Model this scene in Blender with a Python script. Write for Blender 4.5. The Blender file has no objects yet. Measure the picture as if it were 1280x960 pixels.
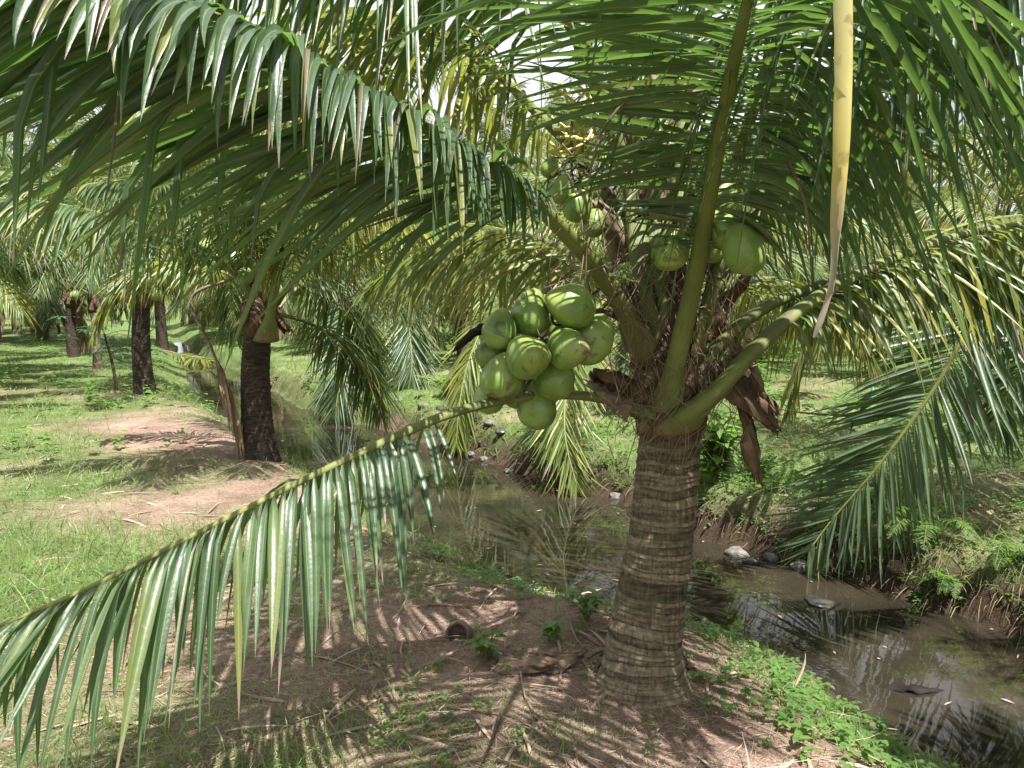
import bpy, math, random
import numpy as np
from mathutils import Vector, Matrix

SC = bpy.context.scene
COL = SC.collection
R = math.radians
rng = np.random.default_rng(7)
random.seed(7)

# ------------------------------------------------------------------ camera, light, exposure
PITCH = R(6.8); CAMH = 1.6
cam_d = bpy.data.cameras.new('camera'); cam = bpy.data.objects.new('camera', cam_d); COL.objects.link(cam)
cam_d.sensor_width = 36; cam_d.lens = 27; cam_d.clip_start = 0.05; cam_d.clip_end = 1000
cam.location = (0, 0, CAMH); cam.rotation_euler = (R(90) - PITCH, 0, 0)
SC.camera = cam

SUN_EL, SUN_AZ = R(63), R(152)        # azimuth clockwise from +Y
world = bpy.data.worlds.new("World"); SC.world = world; world.use_nodes = True
nt = world.node_tree; nt.nodes.clear()
sky = nt.nodes.new('ShaderNodeTexSky'); sky.sky_type = 'NISHITA'; sky.sun_disc = False
sky.sun_elevation = SUN_EL; sky.sun_rotation = SUN_AZ; sky.air_density = 1.0; sky.dust_density = 2.5
tc = nt.nodes.new('ShaderNodeTexCoord')
cn = nt.nodes.new('ShaderNodeTexNoise'); cn.inputs['Scale'].default_value = 2.6; cn.inputs['Detail'].default_value = 6
mp = nt.nodes.new('ShaderNodeMapping'); mp.inputs['Scale'].default_value = (1, 1, 2.2)
nt.links.new(tc.outputs['Generated'], mp.inputs['Vector']); nt.links.new(mp.outputs[0], cn.inputs['Vector'])
cr = nt.nodes.new('ShaderNodeValToRGB'); cr.color_ramp.elements[0].position = .30; cr.color_ramp.elements[1].position = .46
nt.links.new(cn.outputs['Fac'], cr.inputs['Fac'])
mx = nt.nodes.new('ShaderNodeMix'); mx.data_type = 'RGBA'
nt.links.new(cr.outputs['Color'], mx.inputs['Factor']); nt.links.new(sky.outputs[0], mx.inputs['A'])
mx.inputs['B'].default_value = (8.5, 8.8, 9.2, 1)
bg = nt.nodes.new('ShaderNodeBackground'); bg.inputs['Strength'].default_value = 0.05
nt.links.new(mx.outputs['Result'], bg.inputs['Color'])
wo = nt.nodes.new('ShaderNodeOutputWorld'); nt.links.new(bg.outputs[0], wo.inputs['Surface'])

sd = bpy.data.lights.new('sun', 'SUN'); sun = bpy.data.objects.new('sun', sd); COL.objects.link(sun)
sd.energy = 5.0; sd.angle = R(0.53); sd.color = (1, .97, .93)
sdir = Vector((math.cos(SUN_EL) * math.sin(SUN_AZ), math.cos(SUN_EL) * math.cos(SUN_AZ), math.sin(SUN_EL)))
sun.rotation_euler = sdir.to_track_quat('Z', 'Y').to_euler()
sun.location = sdir * 30

vs = SC.view_settings
vs.view_transform = 'Standard'; vs.look = 'None'; vs.gamma = 1; vs.use_curve_mapping = False
vs.exposure = 1.5
cy = SC.cycles
cy.max_bounces = 7; cy.diffuse_bounces = 3; cy.glossy_bounces = 3; cy.transmission_bounces = 4; cy.transparent_max_bounces = 4
cy.caustics_reflective = False; cy.caustics_refractive = False
cy.sample_clamp_indirect = 4
cy.use_denoising = True
try: cy.denoiser = 'OPENIMAGEDENOISE'
except Exception: pass

# ------------------------------------------------------------------ pixel helpers (photograph is 1280 x 960)
cp, sp = math.cos(PITCH), math.sin(PITCH)
def ray(px, py):
    x = (px - 640) / 960; y = (480 - py) / 960
    return np.array([x, cp + y * sp, -sp + y * cp])
def P(px, py, Y):
    d = ray(px, py); t = Y / d[1]
    return np.array([0, 0, CAMH]) + d * t
def G(px, py, z=0.0):
    d = ray(px, py); t = (z - CAMH) / d[2]
    return np.array([0, 0, CAMH]) + d * t
def PP(*pts): return np.array([P(*p) for p in pts])

# ------------------------------------------------------------------ noise
def _hash(ix, iy, iz, seed):
    h = (ix.astype(np.int64) * 374761393 + iy.astype(np.int64) * 668265263 + iz.astype(np.int64) * 2147483647 + seed * 974634777) & 0xffffffff
    h = ((h ^ (h >> 13)) * 1274126177) & 0xffffffff
    h = ((h ^ (h >> 16)) * 2246822519) & 0xffffffff
    return ((h ^ (h >> 15)) & 0xffffff) / float(0xffffff)
def vnoise(x, y, z=0.0, seed=0):
    x = np.asarray(x, float); y = np.asarray(y, float) + 0 * x; z = np.asarray(z, float) + 0 * x
    ix, iy, iz = np.floor(x), np.floor(y), np.floor(z)
    fx, fy, fz = x - ix, y - iy, z - iz
    fx, fy, fz = [f * f * (3 - 2 * f) for f in (fx, fy, fz)]
    r = 0
    for a in (0, 1):
        for b in (0, 1):
            for c in (0, 1):
                w = (fx if a else 1 - fx) * (fy if b else 1 - fy) * (fz if c else 1 - fz)
                r = r + w * _hash(ix + a, iy + b, iz + c, seed)
    return r
def fbm(x, y, z=0.0, seed=0, oct=4):
    r = 0; a = .5; s = 0
    for i in range(oct):
        r = r + a * vnoise(np.asarray(x) * 2 ** i, np.asarray(y) * 2 ** i, np.asarray(z) * 2 ** i, seed + i); s += a; a *= .5
    return r / s
def sm(x, a, b):
    t = np.clip((x - a) / (b - a), 0, 1); return t * t * (3 - 2 * t)
def nrm(v):
    return v / np.maximum(np.linalg.norm(v, axis=-1, keepdims=True), 1e-9)

# ------------------------------------------------------------------ objects
def mesh(name, verts, quads=None, tris=None, mat=None, attr=None, smooth=True, sharpattr=None):
    me = bpy.data.meshes.new(name)
    verts = np.ascontiguousarray(verts, dtype=np.float32).reshape(-1, 3)
    loops = []; starts = []; n = 0
    if quads is not None and len(quads):
        q = np.asarray(quads, np.int32); loops.append(q.ravel()); starts.append(np.arange(len(q)) * 4); n = len(q) * 4
    if tris is not None and len(tris):
        t = np.asarray(tris, np.int32); loops.append(t.ravel()); starts.append(n + np.arange(len(t)) * 3)
    loops = np.concatenate(loops).astype(np.int32); starts = np.concatenate(starts).astype(np.int32)
    me.vertices.add(len(verts)); me.vertices.foreach_set('co', verts.ravel())
    me.loops.add(len(loops)); me.loops.foreach_set('vertex_index', loops)
    me.polygons.add(len(starts)); me.polygons.foreach_set('loop_start', starts)
    if attr is not None:
        for an, arr in attr.items():
            ca = me.color_attributes.new(an, 'FLOAT_COLOR', 'POINT')
            ca.data.foreach_set('color', np.ascontiguousarray(arr, np.float32).ravel())
    me.update(calc_edges=True); me.validate()
    me.polygons.foreach_set('use_smooth', np.full(len(me.polygons), smooth, bool))
    if mat: me.materials.append(mat)
    return me
def link(name, me, parent=None, loc=(0, 0, 0), rot=(0, 0, 0), scale=(1, 1, 1)):
    o = bpy.data.objects.new(name, me); COL.objects.link(o)
    o.location = loc; o.rotation_euler = rot; o.scale = scale
    if parent: o.parent = parent
    return o
def tag(o, label=None, cat=None, group=None, kind=None):
    if label: o['label'] = label
    if cat: o['category'] = cat
    if group: o['group'] = group
    if kind: o['kind'] = kind
    return o
def thing(name, label, cat, loc, group=None, rot=(0, 0, 0), scale=(1, 1, 1)):
    return tag(link(name, None, None, loc, rot, scale), label, cat, group)
def copy_tree(o, parent=None):
    c = o.copy(); COL.objects.link(c); c.parent = parent
    for ch in o.children: copy_tree(ch, c)
    return c

class Geo:
    """collects verts / quads / tris / attributes"""
    def __init__(s): s.v = []; s.q = []; s.t = []; s.a = []; s.n = 0
    def add(s, v, q=None, t=None, a=None):
        v = np.asarray(v, float).reshape(-1, 3)
        s.v.append(v)
        if q is not None and len(q): s.q.append(np.asarray(q) + s.n)
        if t is not None and len(t): s.t.append(np.asarray(t) + s.n)
        s.a.append(np.zeros((len(v), 4)) + ([0, 0, 0, 1] if a is None else a))
        s.n += len(v)
    def mesh(s, name, mat, origin=(0, 0, 0), smooth=True):
        v = np.concatenate(s.v) - np.asarray(origin)
        return mesh(name, v, np.concatenate(s.q) if s.q else None, np.concatenate(s.t) if s.t else None, mat,
                    {'leaf': np.concatenate(s.a)}, smooth)

def spline(pts, n):
    p = np.asarray(pts, float)
    if len(p) == 2: p = np.array([p[0], (p[0] + p[1]) / 2, p[1]])
    e = np.vstack([2 * p[0] - p[1], p, 2 * p[-1] - p[-2]])
    out = []
    m = len(p) - 1
    for u in np.linspace(0, m, n * 4):
        i = min(int(u), m - 1); t = u - i
        a, b, c, d = e[i], e[i + 1], e[i + 2], e[i + 3]
        out.append(.5 * ((2 * b) + (c - a) * t + (2 * a - 5 * b + 4 * c - d) * t * t + (3 * b - a - 3 * c + d) * t ** 3))
    out = np.array(out)
    L = np.concatenate([[0], np.cumsum(np.linalg.norm(np.diff(out, axis=0), axis=1))])
    s = np.linspace(0, L[-1], n)
    return np.stack([np.interp(s, L, out[:, k]) for k in range(3)], 1), L[-1]

def frames(c, hint=(0, 0, 0)):
    T = nrm(np.gradient(c, axis=0))
    up = np.array([0, 0, 1.0]) + np.asarray(hint)
    N = up - (T @ up)[:, None] * T
    N = nrm(N); B = np.cross(T, N)
    return T, N, B

def tube(g, c, rb, rn, T=None, N=None, B=None, seg=10, a=None, wob=0, seed=0, cap=True):
    """elliptical tube: rb across, rn dorsal-ventral"""
    n = len(c)
    if T is None: T, N, B = frames(c)
    rb = np.zeros(n) + rb; rn = np.zeros(n) + rn
    th = np.linspace(0, 2 * math.pi, seg, endpoint=False)
    rr = 1 + (wob * (vnoise(np.arange(n)[:, None] * .35 + 0 * th, np.cos(th)[None] * 1.5 + 3, np.sin(th)[None] * 1.5 + 3, seed) - .5) * 2 if wob else 0)
    v = c[:, None] + (np.cos(th)[None, :, None] * B[:, None] * rb[:, None, None] + np.sin(th)[None, :, None] * N[:, None] * rn[:, None, None]) * (np.zeros((n, seg)) + rr)[..., None]
    i = np.arange(n - 1)[:, None] * seg; j = np.arange(seg)[None]; k = (j + 1) % seg
    q = np.stack([i + j, i + k, i + seg + k, i + seg + j], -1).reshape(-1, 4)
    v = v.reshape(-1, 3); t = None
    if cap:
        v = np.vstack([v, c[0], c[-1]])
        jj = np.arange(seg); kk = (jj + 1) % seg
        t = np.vstack([np.stack([np.full(seg, n * seg), kk, jj], 1), np.stack([np.full(seg, n * seg + 1), (n - 1) * seg + jj, (n - 1) * seg + kk], 1)])
    tt = np.repeat(np.linspace(0, 1, n), seg)
    if cap: tt = np.concatenate([tt, [0, 1]])
    aa = np.zeros((len(v), 4)); aa[:, 0] = tt; aa[:, 3] = 1
    aa[:n * seg, 1] = np.tile(np.abs(np.linspace(-1, 1, seg, endpoint=False)), n)
    if a is not None: aa[:, 1:] = a[1:]
    g.add(v, q, t, aa)

# ------------------------------------------------------------------ fronds
def leaflet_strips(base, d0, wref, L, W, droop, rnd, segs=7, fold=.25, curl=None, kink=None, power=.65, rs=None):
    """many leaflets at once. base,d0,wref (n,3); L,W,droop,rnd (n,)"""
    n = len(base); pos = base.copy(); down = np.array([0, 0, -1.0])
    t = np.linspace(0, 1, segs + 1)
    wp = np.interp(t, [0, .06, .2, .45, .75, 1], [.25, .6, .95, 1, .55, .02])
    V = np.zeros((n, segs + 1, 3, 3)); A = np.zeros((n, segs + 1, 3, 4))
    dprev = d0
    side = curl if curl is not None else np.zeros((n, 3))
    for j, tj in enumerate(t):
        g = droop * (tj ** power)
        if kink is not None: g = g + np.where(tj > kink, 6.0, 0)
        d = nrm(d0 + g[:, None] * down + side * tj ** 2)
        if j > 0: pos = pos + nrm(d + dprev) * (L / segs)[:, None]
        dprev = d
        w = nrm(wref - (wref * d).sum(1, keepdims=True) * d)
        nn = np.cross(d, w)
        hw = (W * .5 * wp[j])[:, None]
        V[:, j, 0] = pos - w * hw; V[:, j, 2] = pos + w * hw
        V[:, j, 1] = pos + nn * hw * fold * 2
        A[:, j, :, 0] = tj; A[:, j, :, 1] = rnd[:, None]; A[:, j, 1, 2] = 1; A[:, j, :, 3] = 1
    m = (segs + 1) * 3
    o = np.arange(n)[:, None, None] * m; j = np.arange(segs)[None, :, None] * 3; k = np.arange(2)[None, None]
    b = o + j + k
    q = np.stack([b, b + 1, b + 4, b + 3], -1).reshape(-1, 4)
    return V.reshape(-1, 3), q, A.reshape(-1, 4)

def frond_geo(ctrl, n=85, s0=.3, Lmax=.85, W=.036, droop=1.2, seed=1, hint=(0, 0, 0), alpha=(72, 22), beta=12, segs=7,
              r0=.055, r1=.022, rt=.004, fold=.34, prof=None, kinkp=.10, missing=.06, twist=0.0, pw=.65, tipd=1.0, sidescale=(1, 1), dvar=.45, sidedroop=(1,1), N=None,
              base_r=None, rad=None, yaw=0, leaf_all=False, lvar=.13, sides=(-1, 1)):
    rs = np.random.default_rng(seed)
    c, L = spline(ctrl, 56)
    T, Nn, B = frames(c, hint)
    s = np.linspace(0, 1, 56)
    if rad is None:
        wb = np.interp(s, [0, .03, .10, s0, .65, 1], [r0, r0 * .85, r1 * 1.35, r1, r1 * .5, rt])
        wn = np.interp(s, [0, .03, .10, s0, .65, 1], [r0 * .5, r0 * .45, r1 * .9, r1 * .7, r1 * .4, rt])
    else:
        wb = rad; wn = rad * .8
    gr = Geo(); tube(gr, c, wb, wn, T, Nn, B, seg=18 if segs > 5 else 10)
    gl = Geo()
    for sd in sides:
        u = (np.arange(n) + .5 + rs.uniform(-.25, .25, n)) / n
        keep = rs.random(n) > missing; u = u[keep]; m = len(u)
        ss = s0 + (1 - s0) * u ** .97
        idx = ss * 55
        def at(a): return np.stack([np.interp(idx, np.arange(56), a[:, k]) for k in range(3)], 1)
        p, t_, n_, b_ = at(c), nrm(at(T)), nrm(at(Nn)), nrm(at(B))
        rb = np.interp(ss, s, wb)
        al = np.radians(np.interp(u, [0, 1], alpha) + rs.normal(0, 6, m) + 7 * (vnoise(u * 14 + seed, u * 0, 0, seed) - .5))
        be = np.radians(beta + rs.normal(0, 9, m))
        out = b_ * sd * np.cos(be)[:, None] + n_ * np.sin(be)[:, None]
        d0 = nrm(t_ * np.cos(al)[:, None] + out * np.sin(al)[:, None])
        pr = prof or ([0, .12, .35, .65, .88, 1], [.5, .82, 1, .88, .6, .28])
        Lf = Lmax * np.interp(u, *pr) * sidescale[0 if sd < 0 else 1] * (1 + rs.normal(0, lvar, m))
        Wf = W * np.interp(u, [0, .1, .6, 1], [.7, 1, .95, .55]) * (1 + rs.normal(0, .1, m))
        dl_ = rs.random(m); Wf = Wf * np.where((dl_ * 31.7) % 1 > .955, .45, 1)
        dr = droop * sidedroop[0 if sd < 0 else 1] * np.exp(rs.normal(0, dvar, m)) * (Lf / max(Lmax, .01)) ** .5 * np.interp(u, [0, .45, 1], [1, 1, tipd])
        kk = np.where(rs.random(m) < kinkp, rs.uniform(.25, .8, m), 9)
        wref = nrm(t_ * sd * -1 + n_ * rs.normal(twist, .35, m)[:, None])
        curl = t_ * rs.normal(0, .22, m)[:, None] + b_ * rs.normal(0, .14, m)[:, None]
        V, q, A = leaflet_strips(p + b_ * (sd * rb * .85)[:, None] , d0, wref, Lf, Wf, dr, dl_, segs, fold, curl, kk, pw)
        gl.add(V, q, None, A)
    return gr, gl

def frond(parent, ctrl, M_stalk, M_leaf, **kw):
    o = np.array(parent.location)
    gr, gl = frond_geo(ctrl, **kw)
    f = link('frond', gr.mesh('frond', M_stalk, o), parent)
    link('leaflets', gl.mesh('leaflets', M_leaf, o), f)
    return f

# ------------------------------------------------------------------ materials
def newmat(name):
    m = bpy.data.materials.new(name); m.use_nodes = True; t = m.node_tree; t.nodes.clear()
    return m, t, t.nodes, t.links
def ramp(t, stops, fac=None, interp='LINEAR'):
    r = t.nodes.new('ShaderNodeValToRGB'); e = r.color_ramp; e.interpolation = interp
    while len(e.elements) < len(stops): e.elements.new(.5)
    for el, (p, c) in zip(e.elements, stops):
        el.position = p; el.color = (*c, 1) if len(c) == 3 else c
    if fac is not None: t.links.new(fac, r.inputs[0])
    return r
def noise(t, scale, detail=4, vec=None, rough=.55, dist=0):
    n = t.nodes.new('ShaderNodeTexNoise'); n.inputs['Scale'].default_value = scale; n.inputs['Detail'].default_value = detail
    n.inputs['Roughness'].default_value = rough; n.inputs['Distortion'].default_value = dist
    if vec is not None: t.links.new(vec, n.inputs['Vector'])
    return n
def mix(t, a, b, f, mode='MIX'):
    m = t.nodes.new('ShaderNodeMix'); m.data_type = 'RGBA'; m.blend_type = mode
    for sock, v in (('A', a), ('B', b), ('Factor', f)):
        if isinstance(v, (tuple, list)): m.inputs[sock].default_value = (*v, 1) if len(v) == 3 else v
        elif isinstance(v, (int, float)): m.inputs[sock].default_value = v
        else: t.links.new(v, m.inputs[sock])
    return m.outputs['Result']
def math_(t, op, a, b=None, c=None, clamp=False):
    m = t.nodes.new('ShaderNodeMath'); m.operation = op; m.use_clamp = clamp
    for i, v in enumerate((a, b, c)):
        if v is None: continue
        if isinstance(v, (int, float)): m.inputs[i].default_value = v
        else: t.links.new(v, m.inputs[i])
    return m.outputs[0]
def bump(t, h, strength=.3, dist=.01):
    b = t.nodes.new('ShaderNodeBump'); b.inputs['Strength'].default_value = strength; b.inputs['Distance'].default_value = dist
    t.links.new(h, b.inputs['Height']); return b.outputs[0]
def attr(t, name='leaf'):
    a = t.nodes.new('ShaderNodeAttribute'); a.attribute_name = name
    s = t.nodes.new('ShaderNodeSeparateColor'); t.links.new(a.outputs['Color'], s.inputs[0])
    return a, s.outputs[0], s.outputs[1], s.outputs[2]

def leaf_material(name, dark, light, yellow=(.30, .27, .05), brown=(.11, .08, .048), trans=.32, transcol=(.30, .45, .06), rough=.38, tip=.5, yel=.25, spec=.5, midrib=(.30, .36, .12)):
    m, t, N, L = newmat(name)
    a, tt, rnd, mid = attr(t)
    geo = N.new('ShaderNodeNewGeometry')
    oi = N.new('ShaderNodeObjectInfo')
    pn = noise(t, 6, 3, geo.outputs['Position'])
    f = math_(t, 'ADD', math_(t, 'MULTIPLY', rnd, .55), math_(t, 'MULTIPLY', pn.outputs['Fac'], .5), clamp=True)
    f = math_(t, 'ADD', f, math_(t, 'MULTIPLY', math_(t, 'SUBTRACT', oi.outputs['Random'], .5), .25), clamp=True)
    base = ramp(t, [(.1, dark), (.9, light)], f).outputs[0]
    # yellowing towards the tip on some leaflets
    yr = math_(t, 'MULTIPLY', math_(t, 'SUBTRACT', rnd, 1 - yel), 4, clamp=True)
    yl = math_(t, 'MULTIPLY', yr, math_(t, 'POWER', tt, .7), clamp=True)
    base = mix(t, base, yellow, yl)
    # dry tips
    sp_ = noise(t, 40, 3, geo.outputs['Position'])
    h2 = math_(t, 'FRACT', math_(t, 'MULTIPLY', rnd, 17.3))
    th = math_(t, 'SUBTRACT', 1.02, math_(t, 'MULTIPLY', math_(t, 'POWER', h2, 4.0), tip))
    b0 = math_(t, 'ADD', math_(t, 'SUBTRACT', tt, th), math_(t, 'MULTIPLY', math_(t, 'SUBTRACT', sp_.outputs['Fac'], .5), .25))
    bf = math_(t, 'MULTIPLY', b0, 14, clamp=True)
    # small brown blotches
    bl = noise(t, 22, 2, geo.outputs['Position'])
    bf2 = math_(t, 'MULTIPLY', math_(t, 'SUBTRACT', bl.outputs['Fac'], .70), 14, clamp=True)
    bf = math_(t, 'MAXIMUM', bf, math_(t, 'MULTIPLY', bf2, .8))
    dead = math_(t, 'MULTIPLY', math_(t, 'SUBTRACT', math_(t, 'FRACT', math_(t, 'MULTIPLY', rnd, 31.7)), .955), 60, clamp=True)
    bf = math_(t, 'MAXIMUM', bf, math_(t, 'MULTIPLY', dead, math_(t, 'MULTIPLY', math_(t, 'ADD', tt, .35), 1.3, clamp=True)))
    br = mix(t, brown, (brown[0] * 2.0, brown[1] * 2.1, brown[2] * 2.5), h2)
    base = mix(t, base, midrib, math_(t, 'MULTIPLY', math_(t, 'POWER', mid, 14.0), .65))
    pale = ramp(t, [(.52, (0, 0, 0)), (.75, (1, 1, 1))], noise(t, 9, 5, geo.outputs['Position'], .7).outputs['Fac']).outputs[0]
    base = mix(t, base, (.16, .19, .13), math_(t, 'MULTIPLY', pale, .35))
    col = mix(t, base, br, bf)
    p = N.new('ShaderNodeBsdfPrincipled'); L.new(col, p.inputs['Base Color'])
    p.inputs['Roughness'].default_value = rough; p.inputs['Specular IOR Level'].default_value = spec
    st = N.new('ShaderNodeTexWave'); st.inputs['Scale'].default_value = 1.0
    tr = N.new('ShaderNodeBsdfTranslucent')
    tcx = mix(t, transcol, yellow, yl)
    tcx = mix(t, tcx, brown, bf)
    L.new(tcx, tr.inputs['Color'])
    mxs = N.new('ShaderNodeMixShader'); mxs.inputs[0].default_value = trans
    L.new(p.outputs[0], mxs.inputs[1]); L.new(tr.outputs[0], mxs.inputs[2])
    o = N.new('ShaderNodeOutputMaterial'); L.new(mxs.outputs[0], o.inputs['Surface'])
    N.remove(st)
    bn = noise(t, 90, 2, geo.outputs['Position']); L.new(bump(t, bn.outputs['Fac'], .25, .004), p.inputs['Normal'])
    return m

M_leaf = leaf_material('palm_leaf', (.022, .047, .024), (.062, .102, .046), rough=.42, spec=.6, trans=.27, transcol=(.22, .40, .07), tip=.22, yel=.14)
M_leaf_y = leaf_material('palm_leaf_yellowing', (.06, .10, .018), (.13, .17, .04), yel=.4, tip=.4, transcol=(.4, .45, .07))
M_leaf_bg = leaf_material('palm_leaf_far', (.03, .062, .026), (.085, .13, .052), yel=.3, tip=.3, trans=.30, transcol=(.27, .42, .09), rough=.46, spec=.5)
M_leaf_dry = leaf_material('palm_leaf_dry', (.14, .09, .05), (.30, .22, .14), yellow=(.28, .2, .1), trans=.15, transcol=(.3, .2, .1), rough=.8, spec=.2, midrib=(.3, .23, .14))

def simple(name, stops, scale=8, detail=5, rough=.7, bs=.3, bd=.01, nscale=None, coord='Object', spec=.5, stretch=(1, 1, 1), rrange=None):
    m, t, N, L = newmat(name)
    tc = N.new('ShaderNodeTexCoord'); mp = N.new('ShaderNodeMapping'); mp.inputs['Scale'].default_value = stretch
    L.new(tc.outputs[coord], mp.inputs[0])
    n = noise(t, scale, detail, mp.outputs[0])
    c = ramp(t, stops, n.outputs['Fac'])
    p = N.new('ShaderNodeBsdfPrincipled'); L.new(c.outputs[0], p.inputs['Base Color']); p.inputs['Roughness'].default_value = rough
    p.inputs['Specular IOR Level'].default_value = spec
    n2 = noise(t, nscale or scale * 4, 6, mp.outputs[0])
    L.new(bump(t, n2.outputs['Fac'], bs, bd), p.inputs['Normal'])
    o = N.new('ShaderNodeOutputMaterial'); L.new(p.outputs[0], o.inputs['Surface'])
    return m

def stalk_material(name, g1, g2, tipc):
    m, t, N, L = newmat(name)
    a, tt, rnd, mid = attr(t)
    tc = N.new('ShaderNodeTexCoord')
    n = noise(t, 5, 5, tc.outputs['Object'])
    cb = N.new('ShaderNodeCombineXYZ'); L.new(math_(t, 'MULTIPLY', rnd, 16), cb.inputs[0]); L.new(math_(t, 'MULTIPLY', tt, 22), cb.inputs[1])
    n2 = noise(t, 1.6, 5, cb.outputs[0], .65)
    c = ramp(t, [(.3, g1), (.7, g2)], n.outputs['Fac']).outputs[0]
    c = mix(t, c, tipc, math_(t, 'MULTIPLY', math_(t, 'SUBTRACT', tt, .35), 1.4, clamp=True))
    c = mix(t, c, (.05, .055, .015), math_(t, 'MULTIPLY', ramp(t, [(.50, (0, 0, 0)), (.72, (1, 1, 1))], n2.outputs['Fac']).outputs[0], .6))
    c = mix(t, (.17, .12, .06), c, ramp(t, [(.0, (0, 0, 0)), (.05, (1, 1, 1))], tt).outputs[0])
    sc = ramp(t, [(.58, (0, 0, 0)), (.68, (1, 1, 1))], noise(t, 14, 6, tc.outputs['Object']).outputs['Fac']).outputs[0]
    c = mix(t, c, (.12, .08, .04), math_(t, 'MULTIPLY', sc, .8))
    p = N.new('ShaderNodeBsdfPrincipled'); L.new(c, p.inputs['Base Color']); p.inputs['Roughness'].default_value = .55
    L.new(bump(t, n2.outputs['Fac'], .6, .006), p.inputs['Normal'])
    o = N.new('ShaderNodeOutputMaterial'); L.new(p.outputs[0], o.inputs['Surface'])
    return m
M_stalk = stalk_material('frond_stalk', (.085, .105, .022), (.16, .18, .045), (.24, .25, .07))
M_stalk_dry = simple('dry_stalk', [(.3, (.10, .07, .045)), (.7, (.24, .17, .11))], 6)

def trunk_material():
    m, t, N, L = newmat('palm_bark')
    a, ring, rnd, mid = attr(t)
    tc = N.new('ShaderNodeTexCoord'); mp = N.new('ShaderNodeMapping'); mp.inputs['Scale'].default_value = (1, 1, .22)
    L.new(tc.outputs['Object'], mp.inputs[0])
    nf = noise(t, 90, 4, mp.outputs[0]); nb = noise(t, 5, 5, tc.outputs['Object'])
    mp2 = N.new('ShaderNodeMapping'); mp2.inputs['Scale'].default_value = (1, 1, 7); L.new(tc.outputs['Object'], mp2.inputs[0])
    nh = noise(t, 9, 5, mp2.outputs[0])
    f = math_(t, 'ADD', math_(t, 'MULTIPLY', nf.outputs['Fac'], .42), math_(t, 'ADD', math_(t, 'MULTIPLY', nh.outputs['Fac'], .45), math_(t, 'MULTIPLY', rnd, .16)))
    c = ramp(t, [(.36, (.030, .022, .015)), (.5, (.115, .085, .055)), (.68, (.27, .215, .15))], f).outputs[0]
    c = mix(t, c, (.07, .075, .04), math_(t, 'MULTIPLY', ramp(t, [(.5, (0, 0, 0)), (.7, (1, 1, 1))], nb.outputs['Fac']).outputs[0], .5))
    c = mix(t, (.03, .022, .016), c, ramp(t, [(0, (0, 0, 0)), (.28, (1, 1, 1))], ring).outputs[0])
    p = N.new('ShaderNodeBsdfPrincipled'); L.new(c, p.inputs['Base Color']); p.inputs['Roughness'].default_value = .85
    p.inputs['Specular IOR Level'].default_value = .25
    L.new(bump(t, f, .8, .012), p.inputs['Normal'])
    o = N.new('ShaderNodeOutputMaterial'); L.new(p.outputs[0], o.inputs['Surface'])
    return m
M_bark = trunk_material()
M_bark_dark = simple('dark_bark', [(.3, (.016, .012, .009)), (.6, (.06, .045, .033)), (.75, (.12, .095, .07))], 14, 6, .9, .8, .012, 60, stretch=(1, 1, 4), spec=.2)
M_sheath = simple('leaf_sheath_fibre', [(.3, (.030, .018, .011)), (.5, (.095, .060, .036)), (.72, (.20, .135, .085))], 14, 6, .85, .8, .01, 70, stretch=(1, 1, .35), spec=.2)
M_sheath_pale = simple('leaf_sheath_pale', [(.3, (.075, .05, .034)), (.7, (.27, .20, .14))], 9, 6, .8, .5, .008, 70, stretch=(1, 1, .3), spec=.2)
M_spathe = simple('spathe_dark', [(.3, (.006, .005, .005)), (.7, (.028, .022, .019))], 10, 5, .85, .6, .006, 60, spec=.15)
M_twig = simple('dark_twig', [(.3, (.03, .022, .015)), (.7, (.09, .065, .04))], 20, 3, .8)
M_stone = simple('river_stone', [(.3, (.05, .046, .036)), (.7, (.20, .185, .16))], 16, 6, .8, .9, .012)
M_stone_dark = simple('wet_stone', [(.3, (.02, .018, .015)), (.7, (.08, .07, .06))], 9, 6, .25, .4, .01)
M_husk = simple('coconut_husk', [(.3, (.06, .04, .03)), (.7, (.22, .15, .10))], 12, 6, .9, .8, .01, 60)
M_straw = leaf_material('straw', (.15, .10, .075), (.44, .335, .26), yellow=(.4, .3, .2), brown=(.1, .06, .04), trans=.1, transcol=(.3, .22, .14), rough=.8, spec=.2, tip=.3, midrib=(.3, .24, .16))
M_grass = leaf_material('grass_blade', (.06, .12, .03), (.16, .25, .08), yellow=(.38, .37, .17), trans=.4, transcol=(.45, .62, .12), rough=.5, tip=.35, yel=.2, midrib=(.2, .3, .1))
M_weed = leaf_material('weed_leaf', (.05, .12, .028), (.125, .215, .055), yellow=(.35, .36, .08), trans=.4, transcol=(.35, .6, .08), rough=.45, tip=.15, yel=.1, midrib=(.25, .36, .12))
M_fern = leaf_material('fern_leaf', (.04, .085, .02), (.085, .15, .035), trans=.4, transcol=(.3, .55, .08), rough=.55, tip=.2, yel=.12)
M_blue = leaf_material('sapling_leaf', (.04, .11, .06), (.08, .17, .10), yellow=(.10, .20, .12), trans=.3, transcol=(.18, .4, .18), rough=.5, tip=.05, yel=.05)

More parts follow.
